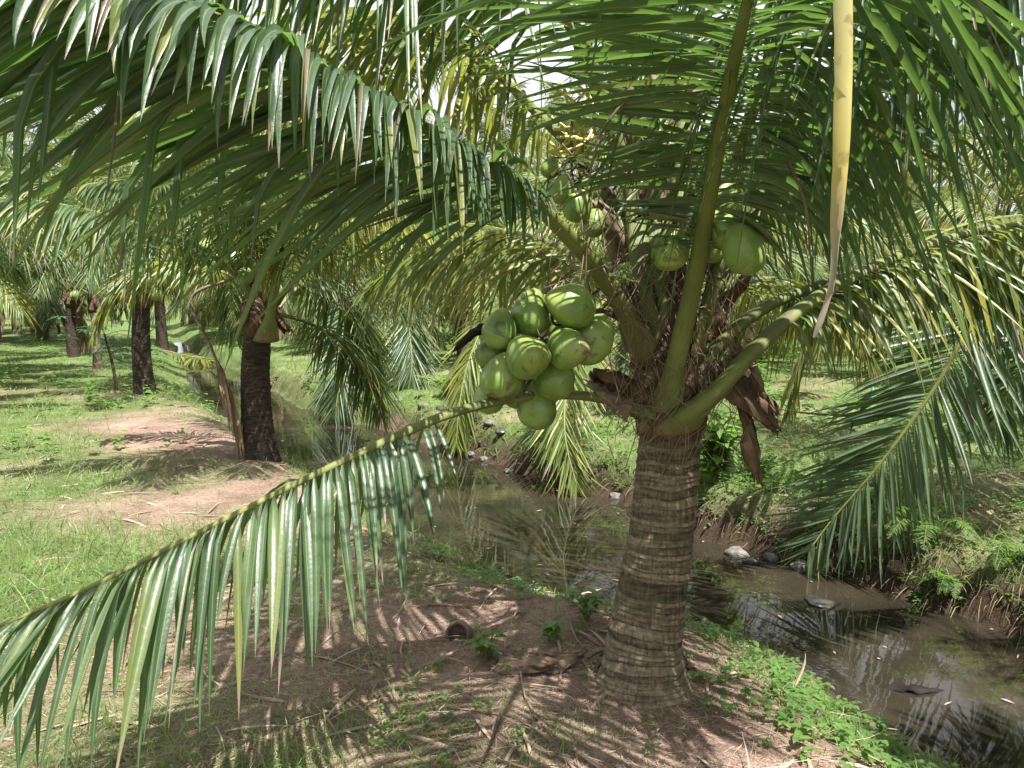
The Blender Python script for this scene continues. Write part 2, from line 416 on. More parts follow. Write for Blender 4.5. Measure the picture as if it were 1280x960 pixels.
def coconut_material():
    m, t, N, L = newmat('coconut_skin')
    a, tt, rnd, mid = attr(t)
    tc = N.new('ShaderNodeTexCoord'); oi = N.new('ShaderNodeObjectInfo')
    ad = N.new('ShaderNodeVectorMath'); ad.operation = 'ADD'; L.new(tc.outputs['Object'], ad.inputs[0]); L.new(oi.outputs['Random'], ad.inputs[1])
    n = noise(t, 9, 4, ad.outputs[0]); n2 = noise(t, 26, 6, ad.outputs[0], .7)
    c = ramp(t, [(.25, (.09, .155, .03)), (.5, (.17, .25, .055)), (.75, (.31, .37, .12))], n.outputs['Fac']).outputs[0]
    c = mix(t, c, (.30, .31, .08), math_(t, 'MULTIPLY', tt, .35))
    sc = ramp(t, [(.55, (0, 0, 0)), (.64, (1, 1, 1))], noise(t, 15, 6, ad.outputs[0], .7, 1.2).outputs['Fac']).outputs[0]
    c = mix(t, c, (.07, .05, .02), math_(t, 'MULTIPLY', sc, .75))
    p = N.new('ShaderNodeBsdfPrincipled'); L.new(c, p.inputs['Base Color']); p.inputs['Roughness'].default_value = .36
    L.new(bump(t, n2.outputs['Fac'], .12, .004), p.inputs['Normal'])
    o = N.new('ShaderNodeOutputMaterial'); L.new(p.outputs[0], o.inputs['Surface'])
    return m
M_coco = coconut_material()
M_flower = simple('flower_twig', [(.3, (.45, .36, .10)), (.7, (.65, .55, .2))], 20, 3, .6)

def ground_material():
    m, t, N, L = newmat('soil_and_turf')
    a = N.new('ShaderNodeAttribute'); a.attribute_name = 'leaf'
    s = N.new('ShaderNodeSeparateColor'); L.new(a.outputs['Color'], s.inputs[0])
    tc = N.new('ShaderNodeTexCoord')
    n1 = noise(t, 2.2, 6, tc.outputs['Object'], .65); n2 = noise(t, 34, 8, tc.outputs['Object'], .75); n3 = noise(t, 110, 3, tc.outputs['Object'], .6)
    f = math_(t, 'ADD', math_(t, 'MULTIPLY', n1.outputs['Fac'], .35), math_(t, 'ADD', math_(t, 'MULTIPLY', n2.outputs['Fac'], .4), math_(t, 'MULTIPLY', n3.outputs['Fac'], .3)))
    soil = ramp(t, [(.38, (.070, .042, .032)), (.50, (.23, .15, .115)), (.62, (.42, .30, .24))], f).outputs[0]
    turf = ramp(t, [(.38, (.035, .06, .018)), (.52, (.09, .14, .04)), (.64, (.20, .25, .09))], f).outputs[0]
    gm = math_(t, 'ADD', s.outputs[0], math_(t, 'MULTIPLY', math_(t, 'SUBTRACT', n2.outputs['Fac'], .5), .9), clamp=True)
    c = mix(t, soil, turf, gm)
    mud = ramp(t, [(.4, (.018, .013, .009)), (.6, (.075, .052, .034))], f).outputs[0]
    c = mix(t, c, mud, s.outputs[1])
    p = N.new('ShaderNodeBsdfPrincipled'); L.new(c, p.inputs['Base Color']); p.inputs['Roughness'].default_value = .95
    p.inputs['Specular IOR Level'].default_value = .15
    L.new(bump(t, f, 1.0, .05), p.inputs['Normal'])
    o = N.new('ShaderNodeOutputMaterial'); L.new(p.outputs[0], o.inputs['Surface'])
    return m
M_ground = ground_material()

def water_material():
    m, t, N, L = newmat('muddy_water')
    tc = N.new('ShaderNodeTexCoord')
    n = noise(t, 1.3, 3, tc.outputs['Object']); n2 = noise(t, 7, 3, tc.outputs['Object'], .5); n3 = noise(t, 1.1, 2, tc.outputs['Object'])
    c = ramp(t, [(.35, (.013, .012, .008)), (.65, (.034, .027, .018))], n.outputs['Fac']).outputs[0]
    p = N.new('ShaderNodeBsdfPrincipled'); L.new(c, p.inputs['Base Color']); p.inputs['Roughness'].default_value = .03
    p.inputs['IOR'].default_value = 1.33; p.inputs['Specular IOR Level'].default_value = .75
    h = math_(t, 'MULTIPLY', n2.outputs['Fac'], ramp(t, [(.4, (.1, .1, .1)), (.65, (1, 1, 1))], n3.outputs['Fac']).outputs[0])
    L.new(bump(t, h, .10, .02), p.inputs['Normal'])
    o = N.new('ShaderNodeOutputMaterial'); L.new(p.outputs[0], o.inputs['Surface'])
    return m
M_water = water_material()

# ------------------------------------------------------------------ terrain with the ditch
U = nrm(np.array([-.553, .833])); V_ = np.array([U[1], -U[0]])     # along the ditch, across it (to the right)
WZ = -0.30
def sw(p): p = np.asarray(p, float); return p[..., 0] * U[0] + p[..., 1] * U[1], p[..., 0] * V_[0] + p[..., 1] * V_[1]
def edge(pixels):
    a = np.array([G(x, y, WZ)[:2] for x, y in pixels]); s, w = sw(a); o = np.argsort(s); return s[o], w[o]
LS, LW = edge([(1190, 965), (1085, 900), (1010, 842), (900, 800), (740, 768), (620, 716), (540, 686), (470, 640), (400, 590), (320, 545), (250, 505), (200, 480)])
RS, RW = edge([(1290, 815), (1180, 765), (1050, 717), (1000, 706), (870, 676), (770, 622), (650, 592), (560, 560), (480, 538), (400, 520), (300, 470), (215, 458)])
def canal_edges(s):
    l = np.interp(s, LS, LW); r = np.interp(s, RS, RW)
    l = l + .16 * (fbm(s * 1.3, s * 0 + 3.3, 0, 5) - .5) + .1 * (vnoise(s * 5, 9.1, 0, 6) - .5)
    r = r + .30 * (fbm(s * 1.5, s * 0 + 7.3, 0, 8) - .5) + .14 * (vnoise(s * 6, 2.1, 0, 9) - .5)
    r = np.maximum(r, l + .9)
    l = l + .16 * np.maximum(s - 14, 0); r = r + .13 * np.maximum(s - 14, 0)
    return l, r
def height(x, y, micro=True):
    s, w = sw(np.stack([x, y], -1)); l, r = canal_edges(s)
    dl, dr = l - w, w - r
    far = sm(np.hypot(x, y), 14, 40)
    base = .05 * (fbm(x * .6, y * .6, 0, 20) - .5) + .25 * far * (fbm(x * .08, y * .08, 0, 23) - .5)
    mic = .03 * (fbm(x * 6, y * 6, 0, 30, 4) - .5) if micro else 0
    zl = WZ + (-WZ) * sm(dl, -.02, .75) ** .8
    over = .34 * (fbm(x * 4, y * 4, 0, 33) - .5) + .08 * (vnoise(x * 17, y * 17, 0, 34) - .5)
    zr = WZ + (-WZ + .07) * sm(dr + over * .5, 0.0, .30) ** .6 + .10 * sm(dr, .3, 1.5)
    zin = WZ - .35 * sm(-np.maximum(dl, dr), 0, .5)
    z = np.where(dl > 0, zl + (base + mic) * sm(dl, 0, .5), np.where(dr > 0, zr + (base + mic * 4) * sm(dr, 0, .15), zin))
    return z
W_ROW = sw(P(805, 840, 3.02)[:2])[1]
def grass_mask(x, y):
    s, w = sw(np.stack([x, y], -1)); l, r = canal_edges(s)
    dl, dr = l - w, w - r
    g = np.full(np.shape(x), .82)
    dry = np.exp(-((w - W_ROW + .55) / 1.0) ** 2) * (1 - sm(s, 9.5, 13)) * .80
    near = np.exp(-(((x + .1) / 1.7) ** 2 + ((y - 3.2) / 1.5) ** 2)) * 1.0
    n = fbm(x * 1.1, y * 1.1, 0, 40, 4)
    g = g - np.maximum(dry, near) + (n - .5) * 1.3
    g = np.where(dl > 0, np.maximum(g, .75 * np.exp(-((dl - .30) / .28) ** 2) * (.4 + n)), g)
    g = np.where(dr > 0, .92 + (n - .5) * 1.4 - .35 * np.exp(-(((x - 2.9) / 1.0) ** 2 + ((y - 5) / 1.2) ** 2)), g)
    g = np.where((dl <= .06) & (dr <= .10) & (np.hypot(x, y) < 11), 0, g)
    g = g + sm(np.hypot(x, y), 12, 22) * .4
    return np.clip(g, 0, 1)

def axis(segs):
    out = []
    for a, b, st in segs: out.append(np.arange(a, b, st))
    return np.concatenate(out)
def geom(a, b, n): return a * (b / a) ** (np.arange(n + 1) / n)
s_ax = np.concatenate([-geom(1.0, 400, 26)[::-1], np.arange(-.9, 8, .035), np.arange(8, 16, .08), np.arange(16, 30, .2), 30 * (500 / 30) ** (np.arange(31) / 30)])
w_ax = np.concatenate([-geom(3.5, 400, 40)[::-1], np.arange(-3.4, 6.5, .035), 6.5 * (400 / 6.5) ** (np.arange(46) / 45)])
S, Wd = np.meshgrid(s_ax, w_ax, indexing='ij')
X = S * U[0] + Wd * V_[0]; Y = S * U[1] + Wd * V_[1]
Z = height(X, Y)
g_m = grass_mask(X, Y)
l_, r_ = canal_edges(S)
farf = 1 - .75 * sm(np.hypot(X, Y), 8, 13)
mudm = farf * np.maximum(1 - sm(l_ - Wd, .02, .16), 0) * (Wd < (l_ + r_) / 2) + farf * np.maximum(1 - sm(Wd - r_, .08, .26), 0) * (Wd >= (l_ + r_) / 2)
ni, nj = S.shape
i = np.arange(ni - 1)[:, None] * nj; j = np.arange(nj - 1)[None]
quads = np.stack([i + j, i + nj + j, i + nj + j + 1, i + j + 1], -1).reshape(-1, 4)
attrs = np.stack([g_m, np.clip(mudm, 0, 1), g_m * 0, g_m * 0 + 1], -1).reshape(-1, 4)
quads = quads[:, ::-1]
gme = mesh('ground', np.stack([X, Y, Z], -1).reshape(-1, 3), quads, None, M_ground, {'leaf': attrs})
tag(link('ground', gme), kind='structure')
# water sheet
ss = np.concatenate([np.arange(-8, 16, .25), np.arange(16, 120, 2.)])
l, r = canal_edges(ss)
wl, wr = l - .25, r + .22
ws = np.stack([ss, ss], 1); ww = np.stack([wl, wr], 1)
wv = np.stack([ws * U[0] + ww * V_[0], ws * U[1] + ww * V_[1], np.full(ws.shape, WZ)], -1)
k = np.arange(len(ss) - 1) * 2
tag(link('water', mesh('water', wv.reshape(-1, 3), np.stack([k, k + 1, k + 3, k + 2], 1), None, M_water)), kind='structure')

def ground_pt(px, py):
    p = G(px, py, 0.0)
    for _ in range(4):
        z = float(height(np.array([p[0]]), np.array([p[1]]), False)[0]); p = G(px, py, z)
    return p
def hz(x, y): return float(height(np.array([x]), np.array([y]))[0])

# ------------------------------------------------------------------ palm parts
def trunk_geo(ctrl, rad, rings=.035, nz=None, seg=110, seed=1, rough=1.0, H=None):
    c, L = spline(ctrl, nz or 260)
    n = len(c); T = nrm(np.gradient(c, axis=0))
    up = np.array([0., 1, 0]); N = nrm(up - (T @ up)[:, None] * T); B = np.cross(T, N)
    th = np.linspace(0, 2 * math.pi, seg, endpoint=False)
    h = np.linspace(0, L, n)[:, None]; cth, sth = np.cos(th)[None], np.sin(th)[None]
    tilt = .45 * rings * np.sin(th + 1)[None] + .55 * rings * (vnoise(cth * 1.3 + 5, sth * 1.3 + 5, h * 4, seed) - .5) * 2
    ph = (h + tilt) / rings
    ph = ph + 1.1 * (vnoise(h / rings * .6, 0 * th, 0, seed + 3) - .5)
    fr = ph - np.floor(ph)
    saw = np.where(fr < .20, (fr / .20) ** 1.5, 1 - .45 * (fr - .20) / .80)
    ringr = _hash(np.floor(ph), np.zeros_like(ph), np.zeros_like(ph), seed)
    r = np.interp(h[:, 0] / L, *rad)[:, None]
    fib = vnoise(cth * 22 + 9, sth * 22 + 9, h * 7, seed + 7) - .5
    rag = vnoise(cth * 5 + 2, sth * 5 + 2, h * 14, seed + 9)
    r = r + rough * (.0115 * (saw - .5) * (.15 + 1.5 * ringr ** 1.5) * (.3 + rag * 1.4) + .0035 * fib + .010 * (fbm(cth * 2 + 4, sth * 2 + 4, h * 3, seed + 11) - .5))
    v = c[:, None] + r[..., None] * (cth[..., None] * B[:, None] + sth[..., None] * N[:, None])
    i = np.arange(n - 1)[:, None] * seg; j = np.arange(seg)[None]; k = (j + 1) % seg
    q = np.stack([i + j, i + k, i + seg + k, i + seg + j], -1).reshape(-1, 4)
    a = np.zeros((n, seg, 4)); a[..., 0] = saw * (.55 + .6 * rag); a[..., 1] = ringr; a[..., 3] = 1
    g = Geo(); g.add(v.reshape(-1, 3), q, None, np.clip(a.reshape(-1, 4), 0, 1))
    g.add([c[-1] + (0, 0, .01)] + [v[-1][m] for m in range(seg)], None, [[0, 1 + m, 1 + (m + 1) % seg] for m in range(seg)])
    return g

def sheath_geo(c0, axis_dir, out, length, width, seed, curve=.5, flap=0.2, thick=.006, fray=.15, nu=22, nv=24):
    """a curved fibrous sheet wrapped about an axis, torn along the free edge; solid"""
    axis_dir = nrm(np.array(axis_dir, float)); out = np.array(out, float); out = nrm(out - out @ axis_dir * axis_dir)
    sd = np.cross(axis_dir, out)
    u = np.linspace(-1, 1, nu)[None]; v = np.linspace(0, 1, nv)[:, None]
    wid = width * np.interp(v[:, 0], [0, .3, .8, 1], [1, .95, .6, .25])[:, None]
    ang = u * curve * math.pi
    rr = wid / max(curve * math.pi, .2)
    nse = fbm(u * 3 + seed, v * 3 + seed, 0, seed, 4) - .5
    tl = length * (v * (1 + fray * 2 * (vnoise(u * 7 + seed, 0 * v, 0, seed + 1) - .5) * v))
    p = np.array(c0)[None, None] + axis_dir * tl[..., None] + sd * (np.sin(ang) * rr)[..., None] + out * ((np.cos(ang) - 1) * rr + flap * v ** 1.8 + nse * .06)[..., None]
    p = p + sd * (.03 * (vnoise(v * 4 + seed, u * 2, 0, seed + 5) - .5))[..., None]
    du = np.gradient(p, axis=1); dv = np.gradient(p, axis=0); nn = nrm(np.cross(du, dv))
    q2 = p - nn * thick
    i = np.arange(nv - 1)[:, None] * nu; j = np.arange(nu - 1)[None]
    q = np.stack([i + j, i + j + 1, i + nu + j + 1, i + nu + j], -1).reshape(-1, 4)
    m = nu * nv
    g = Geo(); V = np.vstack([p.reshape(-1, 3), q2.reshape(-1, 3)])
    b = np.concatenate([np.arange(nu - 1), np.arange(nv - 1) * nu + nu - 1, (nv - 1) * nu + np.arange(nu - 1, 0, -1), np.arange(nv - 1, 0, -1) * nu])
    b2 = np.roll(b, -1)
    g.add(V, np.vstack([q, q[:, ::-1] + m, np.stack([b, b + m, b2 + m, b2], 1)]))
    return g

def blob_geo(c, r, axis_dir=(0, 0, 1), stretch=1.1, lobes=.05, seed=0, nu=26, nv=18, point=.12, noise_amp=.03):
    """coconut / stone shape along axis"""
    a = nrm(np.array(axis_dir, float)); ref = np.array([1., 0, 0]) if abs(a[0]) < .8 else np.array([0, 1., 0])
    b = nrm(np.cross(a, ref)); d = np.cross(a, b)
    ph = np.linspace(0, math.pi, nv)[:, None]; th = np.linspace(0, 2 * math.pi, nu, endpoint=False)[None]
    zz = np.cos(ph); rr = np.sin(ph) * (1 + lobes * np.cos(3 * th + seed) * (0.6 + .4 * zz)) * (1 - point * zz)
    zz = zz * stretch + point * .8 * np.clip(zz, 0, 1) ** 6
    X_, Y_ = rr * np.cos(th), rr * np.sin(th); Z_ = zz + 0 * th
    k = 1 + noise_amp * 2 * (fbm(X_ * 1.6 + seed * 3.1 + 9, Y_ * 1.6 + 9, Z_ * 1.6 + 9, int(seed * 10) + 3, 3) - .5)
    p = np.array(c) + r * k[..., None] * (X_[..., None] * b + Y_[..., None] * d + Z_[..., None] * a)
    i = np.arange(nv - 1)[:, None] * nu; j = np.arange(nu)[None]; kk = (j + 1) % nu
    q = np.stack([i + j, i + nu + j, i + nu + kk, i + kk], -1).reshape(-1, 4)
    at = np.zeros((nv, nu, 4)); at[..., 0] = np.clip(zz, 0, 1) ** 3; at[..., 1] = .5; at[..., 3] = 1
    g = Geo(); g.add(p.reshape(-1, 3), q, None, at.reshape(-1, 4)); return g

def spathe_geo(ctrl, rmax, seed=0):
    c, L = spline(ctrl, 30); s = np.linspace(0, 1, 30)
    rr = rmax * np.interp(s, [0, .12, .45, .8, 1], [.25, .6, 1, .6, .03])
    g = Geo(); tube(g, c, rr, rr * .55, seg=20, wob=.45, seed=seed); return g

def bunch(root, stalk_ctrl, nuts, r_st=.014, nut_r=None, seed=1):
    """stalk with dark branchlets, each nut a sub-part. nuts: (x,y,z) centre, r, axis"""
    o = np.array(root.location); g = Geo()
    c, L = spline(stalk_ctrl, 20); tube(g, c, np.linspace(r_st * 1.6, r_st * .6, 20), np.linspace(r_st * 1.2, r_st * .5, 20), seg=8, wob=.2)
    rs = np.random.default_rng(seed)
    for (p, r, ax, st) in nuts:
        p = np.array(p); a = nrm(np.array(ax, float))
        end = p - a * r * 1.0 * -1
        mid = (c[-1] * .5 + end * .5) + rs.normal(0, .03, 3)
        cc, _ = spline([c[int(rs.integers(12, 20))], mid, p + a * r * st * .96], 10); tube(g, cc, .0045, .0045, seg=6)
    for _ in range(14):
        s = c[int(rs.integers(8, 20))]; e = s + nrm(rs.normal(0, 1, 3) + (-.3, -.2, -.1)) * rs.uniform(.12, .30)
        cc, _ = spline([s, (s + e) / 2 + rs.normal(0, .03, 3), e + (0, 0, -.05)], 9); tube(g, cc, np.linspace(.004, .0015, 9), np.linspace(.004, .0015, 9), seg=5)
    b = link('coconut_bunch', g.mesh('coconut_bunch', M_twig, o), root)
    for n_, (p, r, ax, st) in enumerate(nuts):
        gg = blob_geo(p, r * rs.uniform(.93, 1.05), ax, st * rs.uniform(.98, 1.1), .085, seed + n_ * .7, 32, 24, .14, .06)
        a = nrm(np.array(ax, float))
        # calyx cap
        nut = link('coconut', gg.mesh('coconut', M_coco, o), b)
        cap = blob_geo(np.array(p) + a * r * st * .93, r * .34, a, .35, .12, n_ * 1.3, 14, 8, 0, .1)
        link('calyx', cap.mesh('calyx', M_stalk_dry, o), b)
    return b

# ------------------------------------------------------------------ MAIN PALM
base = ground_pt(806, 838)
main = thing('coconut_palm', 'stout ringed coconut palm beside the ditch hung with a large bunch of green coconuts', 'palm tree', tuple(base), 'coconut palms of the grove')
bo = base.copy()
TD = 3.02
tc_ = PP((804, 862, TD), (806, 800, TD), (815, 740, TD), (824, 690, TD), (831, 620, TD), (836, 560, TD), (838, 528, TD))
tg = trunk_geo(tc_, ([0, .04, .09, .16, .3, .6, .9, 1], [.21, .19, .168, .155, .142, .128, .118, .115]), rings=.027, seed=3, nz=340, seg=170)
# root mat at the foot
rs = np.random.default_rng(5)
for k_ in range(70):
    a = rs.uniform(0, 2 * math.pi); d = np.array([math.cos(a), math.sin(a), 0]); r0_ = .15
    p0 = base + d * r0_ + (0, 0, rs.uniform(.0, .07)); p1 = base + d * (r0_ + rs.uniform(.03, .09)) + rs.normal(0, .02, 3); p1[2] = hz(p1[0], p1[1]) - .01
    cc, _ = spline([p0 - d * .03, (p0 + p1) / 2 + (0, 0, .012), p1], 8); tube(tg, cc, .006, .006, seg=5, a=(0, .3, 0, 1))
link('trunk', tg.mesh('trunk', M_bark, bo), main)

# crown core
cg = trunk_geo(PP((838, 545, TD), (838, 480, TD), (835, 400, 3.05), (825, 300, 3.1), (812, 200, 3.15), (800, 110, 3.2)),
               ([0, .1, .3, .55, 1], [.12, .15, .125, .07, .03]), rings=.09, seed=8, nz=150, seg=80, rough=3.0)
link('crown_shaft', cg.mesh('crown_shaft', M_sheath, bo), main)

def F(pts, **kw):
    d = dict(M_stalk=M_stalk, M_leaf=M_leaf); 
    for k in ('M_stalk', 'M_leaf'):
        if k in kw: d[k] = kw.pop(k)
    return frond(main, PP(*pts), d['M_stalk'], d['M_leaf'], **kw)
# bottom-left frond with hanging leaflets
F([(848, 530, 2.99), (800, 512, 2.93), (740, 496, 2.84), (680, 494, 2.72), (620, 502, 2.60), (555, 520, 2.47), (490, 548, 2.36), (380, 600, 2.2), (250, 665, 2.05), (110, 735, 1.92), (-20, 790, 1.82), (-150, 838, 1.72)],
  n=84, s0=.42, Lmax=0.5, W=0.026, droop=3.2, tipd=0.12, pw=.5, seed=11, alpha=(84, 24), beta=-5, r0=.09, r1=.021, kinkp=0.12, yaw=0, missing=.1, prof=([0, .1, .3, .7, .9, 1], [.5, .8, 1, .95, .8, .4]), sidescale=(1, 1), lvar=.12)
# top-left big frond
F([(815, 450, 2.97), (790, 405, 2.9), (745, 335, 2.75), (690, 275, 2.6), (630, 222, 2.42), (540, 165, 2.18), (430, 100, 1.95), (320, 40, 1.75), (200, 0, 1.58), (70, -22, 1.42), (-60, -25, 1.3)],
  n=160, s0=.34, Lmax=0.8, W=0.03, droop=1.2, seed=12, hint=(0, 1.0, 0), sidescale=(.42, 1.0), sidedroop=(4.5, .5), alpha=(58, 30), beta=6, r0=.07, r1=.026, kinkp=.10)
# central frond arching over the camera
F([(834, 535, 2.97), (838, 490, 2.88), (850, 430, 2.82), (868, 350, 2.72), (886, 250, 2.52), (905, 140, 2.25), (926, 40, 1.98), (950, -60, 1.72), (985, -200, 1.4), (1050, -420, 1.1)],
  n=135, s0=.30, Lmax=.95, W=0.026, droop=.9, sidedroop=(2.4, .5), pw=.8, seed=13, alpha=(84, 50), beta=8, r0=.11, r1=.030, hint=(0, .45, 0), kinkp=.05, sidescale=(1.0, .75),
  prof=([0, .1, .3, .6, .88, 1], [.22, .42, .9, 1, .7, .4]))
# right big petiole and its twin above
F([(842, 540, 2.97), (862, 518, 2.88), (895, 490, 2.82), (940, 440, 2.8), (990, 395, 2.84), (1050, 355, 2.92), (1130, 318, 3.05), (1220, 290, 3.2), (1330, 280, 3.35), (1460, 310, 3.5)],
  n=130, s0=.22, Lmax=0.5, W=0.021, droop=3.4, pw=.5, seed=14, alpha=(76, 28), beta=5, r0=.11, r1=.036, M_leaf=M_leaf_y)
F([(862, 480, 2.98), (905, 425, 2.97), (955, 385, 2.97), (1010, 362, 3.0), (1080, 340, 3.1), (1170, 330, 3.25), (1290, 350, 3.4), (1400, 400, 3.5)],
  n=130, s0=.22, Lmax=0.42, W=0.021, droop=3.4, pw=.5, seed=15, alpha=(74, 26), beta=5, r0=.07, r1=.030)
# frond over the top right
F([(868, 450, 2.96), (892, 350, 2.94), (915, 230, 2.95), (960, 80, 2.8), (1030, -60, 2.55), (1130, -130, 2.2), (1260, -120, 1.9), (1400, -40, 1.65)],
  n=150, s0=.26, Lmax=1.0, W=0.027, droop=2.4, seed=16, alpha=(74, 30), beta=8, r0=.07, r1=.03)
F([(868, 420, 3.1), (910, 330, 3.15), (980, 190, 3.2), (1080, 60, 3.2), (1200, -10, 3.15), (1330, 0, 3.1), (1450, 80, 3.1)],
  n=140, s0=.26, Lmax=.95, W=0.024, droop=2.2, seed=17, alpha=(74, 30), beta=8, r0=.07, r1=.03)
# upright petioles to the upper left
F([(818, 440, 2.98), (803, 340, 2.97), (790, 250, 3.08), (755, 130, 3.05), (715, 30, 2.95), (650, -70, 2.75), (540, -130, 2.5), (400, -120, 2.25), (270, -60, 2.05)],
  n=140, s0=.46, Lmax=.9, W=0.026, droop=1.5, seed=18, alpha=(74, 30), beta=10, r0=.07, r1=.034)
F([(825, 430, 3.0), (795, 310, 3.05), (735, 210, 3.25), (670, 140, 3.3), (600, 75, 3.3), (510, 30, 3.3), (400, 25, 3.25), (290, 60, 3.2), (190, 130, 3.15)],
  n=140, s0=.36, Lmax=.85, W=0.024, droop=1.7, seed=19, alpha=(74, 28), beta=8, r0=.065, r1=.03, M_leaf=M_leaf_y)
F([(832, 420, 2.97), (822, 300, 3.02), (818, 130, 3.4), (800, -30, 3.45), (770, -200, 3.4), (720, -330, 3.3)],
  n=135, s0=.48, Lmax=.9, W=0.025, droop=1.3, seed=20, alpha=(74, 30), beta=12, r0=.065, r1=.036)
F([(842, 400, 3.2), (850, 280, 3.4), (858, 120, 3.6), (880, -20, 3.9), (920, -110, 4.3), (960, -110, 4.8)],
  n=130, s0=.32, Lmax=.9, W=0.024, droop=1.6, seed=21, beta=8, r0=.06, r1=.032)
# behind, to the left and right, hanging low
F([(815, 440, 3.1), (770, 370, 3.3), (700, 310, 3.6), (620, 290, 3.9), (540, 310, 4.1), (470, 350, 4.25)],
  n=120, s0=.25, Lmax=.66, W=0.022, droop=2.4, seed=22, beta=5, r0=.06, r1=.026, M_leaf=M_leaf_y)
F([(855, 430, 3.12), (890, 380, 3.4), (950, 350, 3.8), (1010, 360, 4.2), (1060, 400, 4.5), (1090, 450, 4.6)],
  n=115, s0=.25, Lmax=0.5, W=0.02, droop=2.6, seed=23, beta=5, r0=.06, r1=.026, M_leaf=M_leaf_y)
# a yellow drying leaflet hanging close above the camera, part of the central frond
g = Geo()
A0 = P(1052, -60, 1.02)
cpts, _ = spline(PP((1054, -90, 1.02), (1056, 60, 1.02), (1053, 180, 1.02), (1046, 290, 1.03), (1040, 360, 1.045), (1018, 422, 1.05)), 26)
T_ = nrm(np.gradient(cpts, axis=0)); tw_ = .25 + .9 * np.linspace(0, 1, 26) ** 2; wv_ = nrm(np.cross(T_, np.stack([np.sin(tw_), np.cos(tw_), 0 * tw_], 1)))
wdt = np.interp(np.linspace(0, 1, 26), [0, .5, .68, .78, .96, 1], [.0112, .0104, .008, .0045, .004, .0015])[:, None]
jit = .006 * (vnoise(np.arange(26) * .8, 3.3, 0, 5) - .5)[:, None]
V3 = np.stack([cpts - wv_ * wdt * (1 + jit * 30) + (0, .004, 0), cpts + np.array([0, -.007, 0]) + wv_ * jit, cpts + wv_ * wdt + (0, .003, 0)], 1).reshape(-1, 3)
qi = np.arange(25)[:, None] * 3 + np.arange(2)[None]
q = np.stack([qi, qi + 1, qi + 4, qi + 3], -1).reshape(-1, 4)
aa = np.zeros((78, 4)); aa[:, 0] = np.repeat(np.linspace(0, 1, 26), 3); aa[:, 1] = .5; aa[:, 3] = 1
g.add(V3, q, None, aa)
def yellow_leaf():
    m, t, N, L = newmat('yellow_dying_leaflet'); a, tt, rnd, mid = attr(t); tc = N.new('ShaderNodeTexCoord')
    n = noise(t, 30, 4, tc.outputs['Object'])
    c = ramp(t, [(0, (.48, .44, .22)), (.55, (.52, .42, .12)), (.68, (.40, .30, .16)), (.8, (.38, .31, .24))], tt).outputs[0]
    c = mix(t, c, (.25, .15, .05), math_(t, 'MULTIPLY', ramp(t, [(.6, (0, 0, 0)), (.68, (1, 1, 1))], n.outputs['Fac']).outputs[0], .6))
    p = N.new('ShaderNodeBsdfPrincipled'); L.new(c, p.inputs['Base Color']); p.inputs['Roughness'].default_value = .6
    tr = N.new('ShaderNodeBsdfTranslucent'); L.new(c, tr.inputs['Color'])
    ms = N.new('ShaderNodeMixShader'); ms.inputs[0].default_value = .35; L.new(p.outputs[0], ms.inputs[1]); L.new(tr.outputs[0], ms.inputs[2])
    o = N.new('ShaderNodeOutputMaterial'); L.new(ms.outputs[0], o.inputs['Surface']); return m
yl_ = link('dying_leaflet', g.mesh('dying_leaflet', yellow_leaf(), bo), main); yl_['label'] = 'single yellow leaflet drying to grey at its tip'

# sheaths
for n_, (px, py, yy, ax, out, ln, wd, cu, fl, mt) in enumerate([
    (838, 545, 2.90, (-.1, 0, 1), (.0, -1, .1), .30, .17, .55, .05, M_sheath),
    (880, 520, 2.92, (.35, 0, 1), (.8, -.7, 0), .26, .13, .5, .08, M_sheath_pale),
    (800, 520, 2.92, (-.7, 0, .9), (-.6, -.7, 0), .24, .12, .5, .08, M_sheath),
    (790, 505, 2.86, (-1, 0, .35), (-.1, -.6, 1), .18, .07, .35, .03, M_sheath_pale),
    (800, 440, 2.98, (-.2, 0, 1), (-.4, -1, 0), .26, .13, .55, .06, M_sheath_pale),
    (825, 400, 3.0, (.1, 0, 1), (.1, -1, 0), .30, .12, .55, .05, M_sheath),
    (890, 430, 3.03, (.3, 0, 1), (.5, -.8, 0), .28, .11, .5, .06, M_sheath),
    (820, 300, 3.05, (-.05, 0, 1), (-.1, -1, 0), .30, .10, .5, .04, M_sheath_pale),
    (775, 330, 3.05, (-.3, 0, 1), (-.6, -.8, 0), .26, .08, .5, .05, M_sheath_pale),
    (800, 190, 3.12, (-.2, 0, 1), (-.3, -1, 0), .32, .08, .5, .03, M_sheath_pale),
    (745, 120, 3.12, (-.35, 0, 1), (-.3, -1, 0), .22, .06, .5, .03, M_sheath_pale),
    (905, 455, 2.9, (.45, -.1, -.9), (1, -.4, .2), .30, .09, .35, .07, M_sheath),
    (930, 470, 2.92, (.12, -.1, -1), (.6, -.8, .2), .40, .055, .30, .02, M_sheath),
    (925, 450, 2.96, (.35, -.1, -.6), (.6, -.8, .4), .24, .08, .35, .02, M_sheath),
    (945, 455, 2.96, (.25, 0, -1), (.8, -.5, .2), .26, .045, .30, .02, M_sheath_pale),
]):
    link('leaf_sheath', sheath_geo(P(px, py, yy), ax, out, ln, wd, 3 + n_, cu, fl).mesh('leaf_sheath', mt, bo), main)
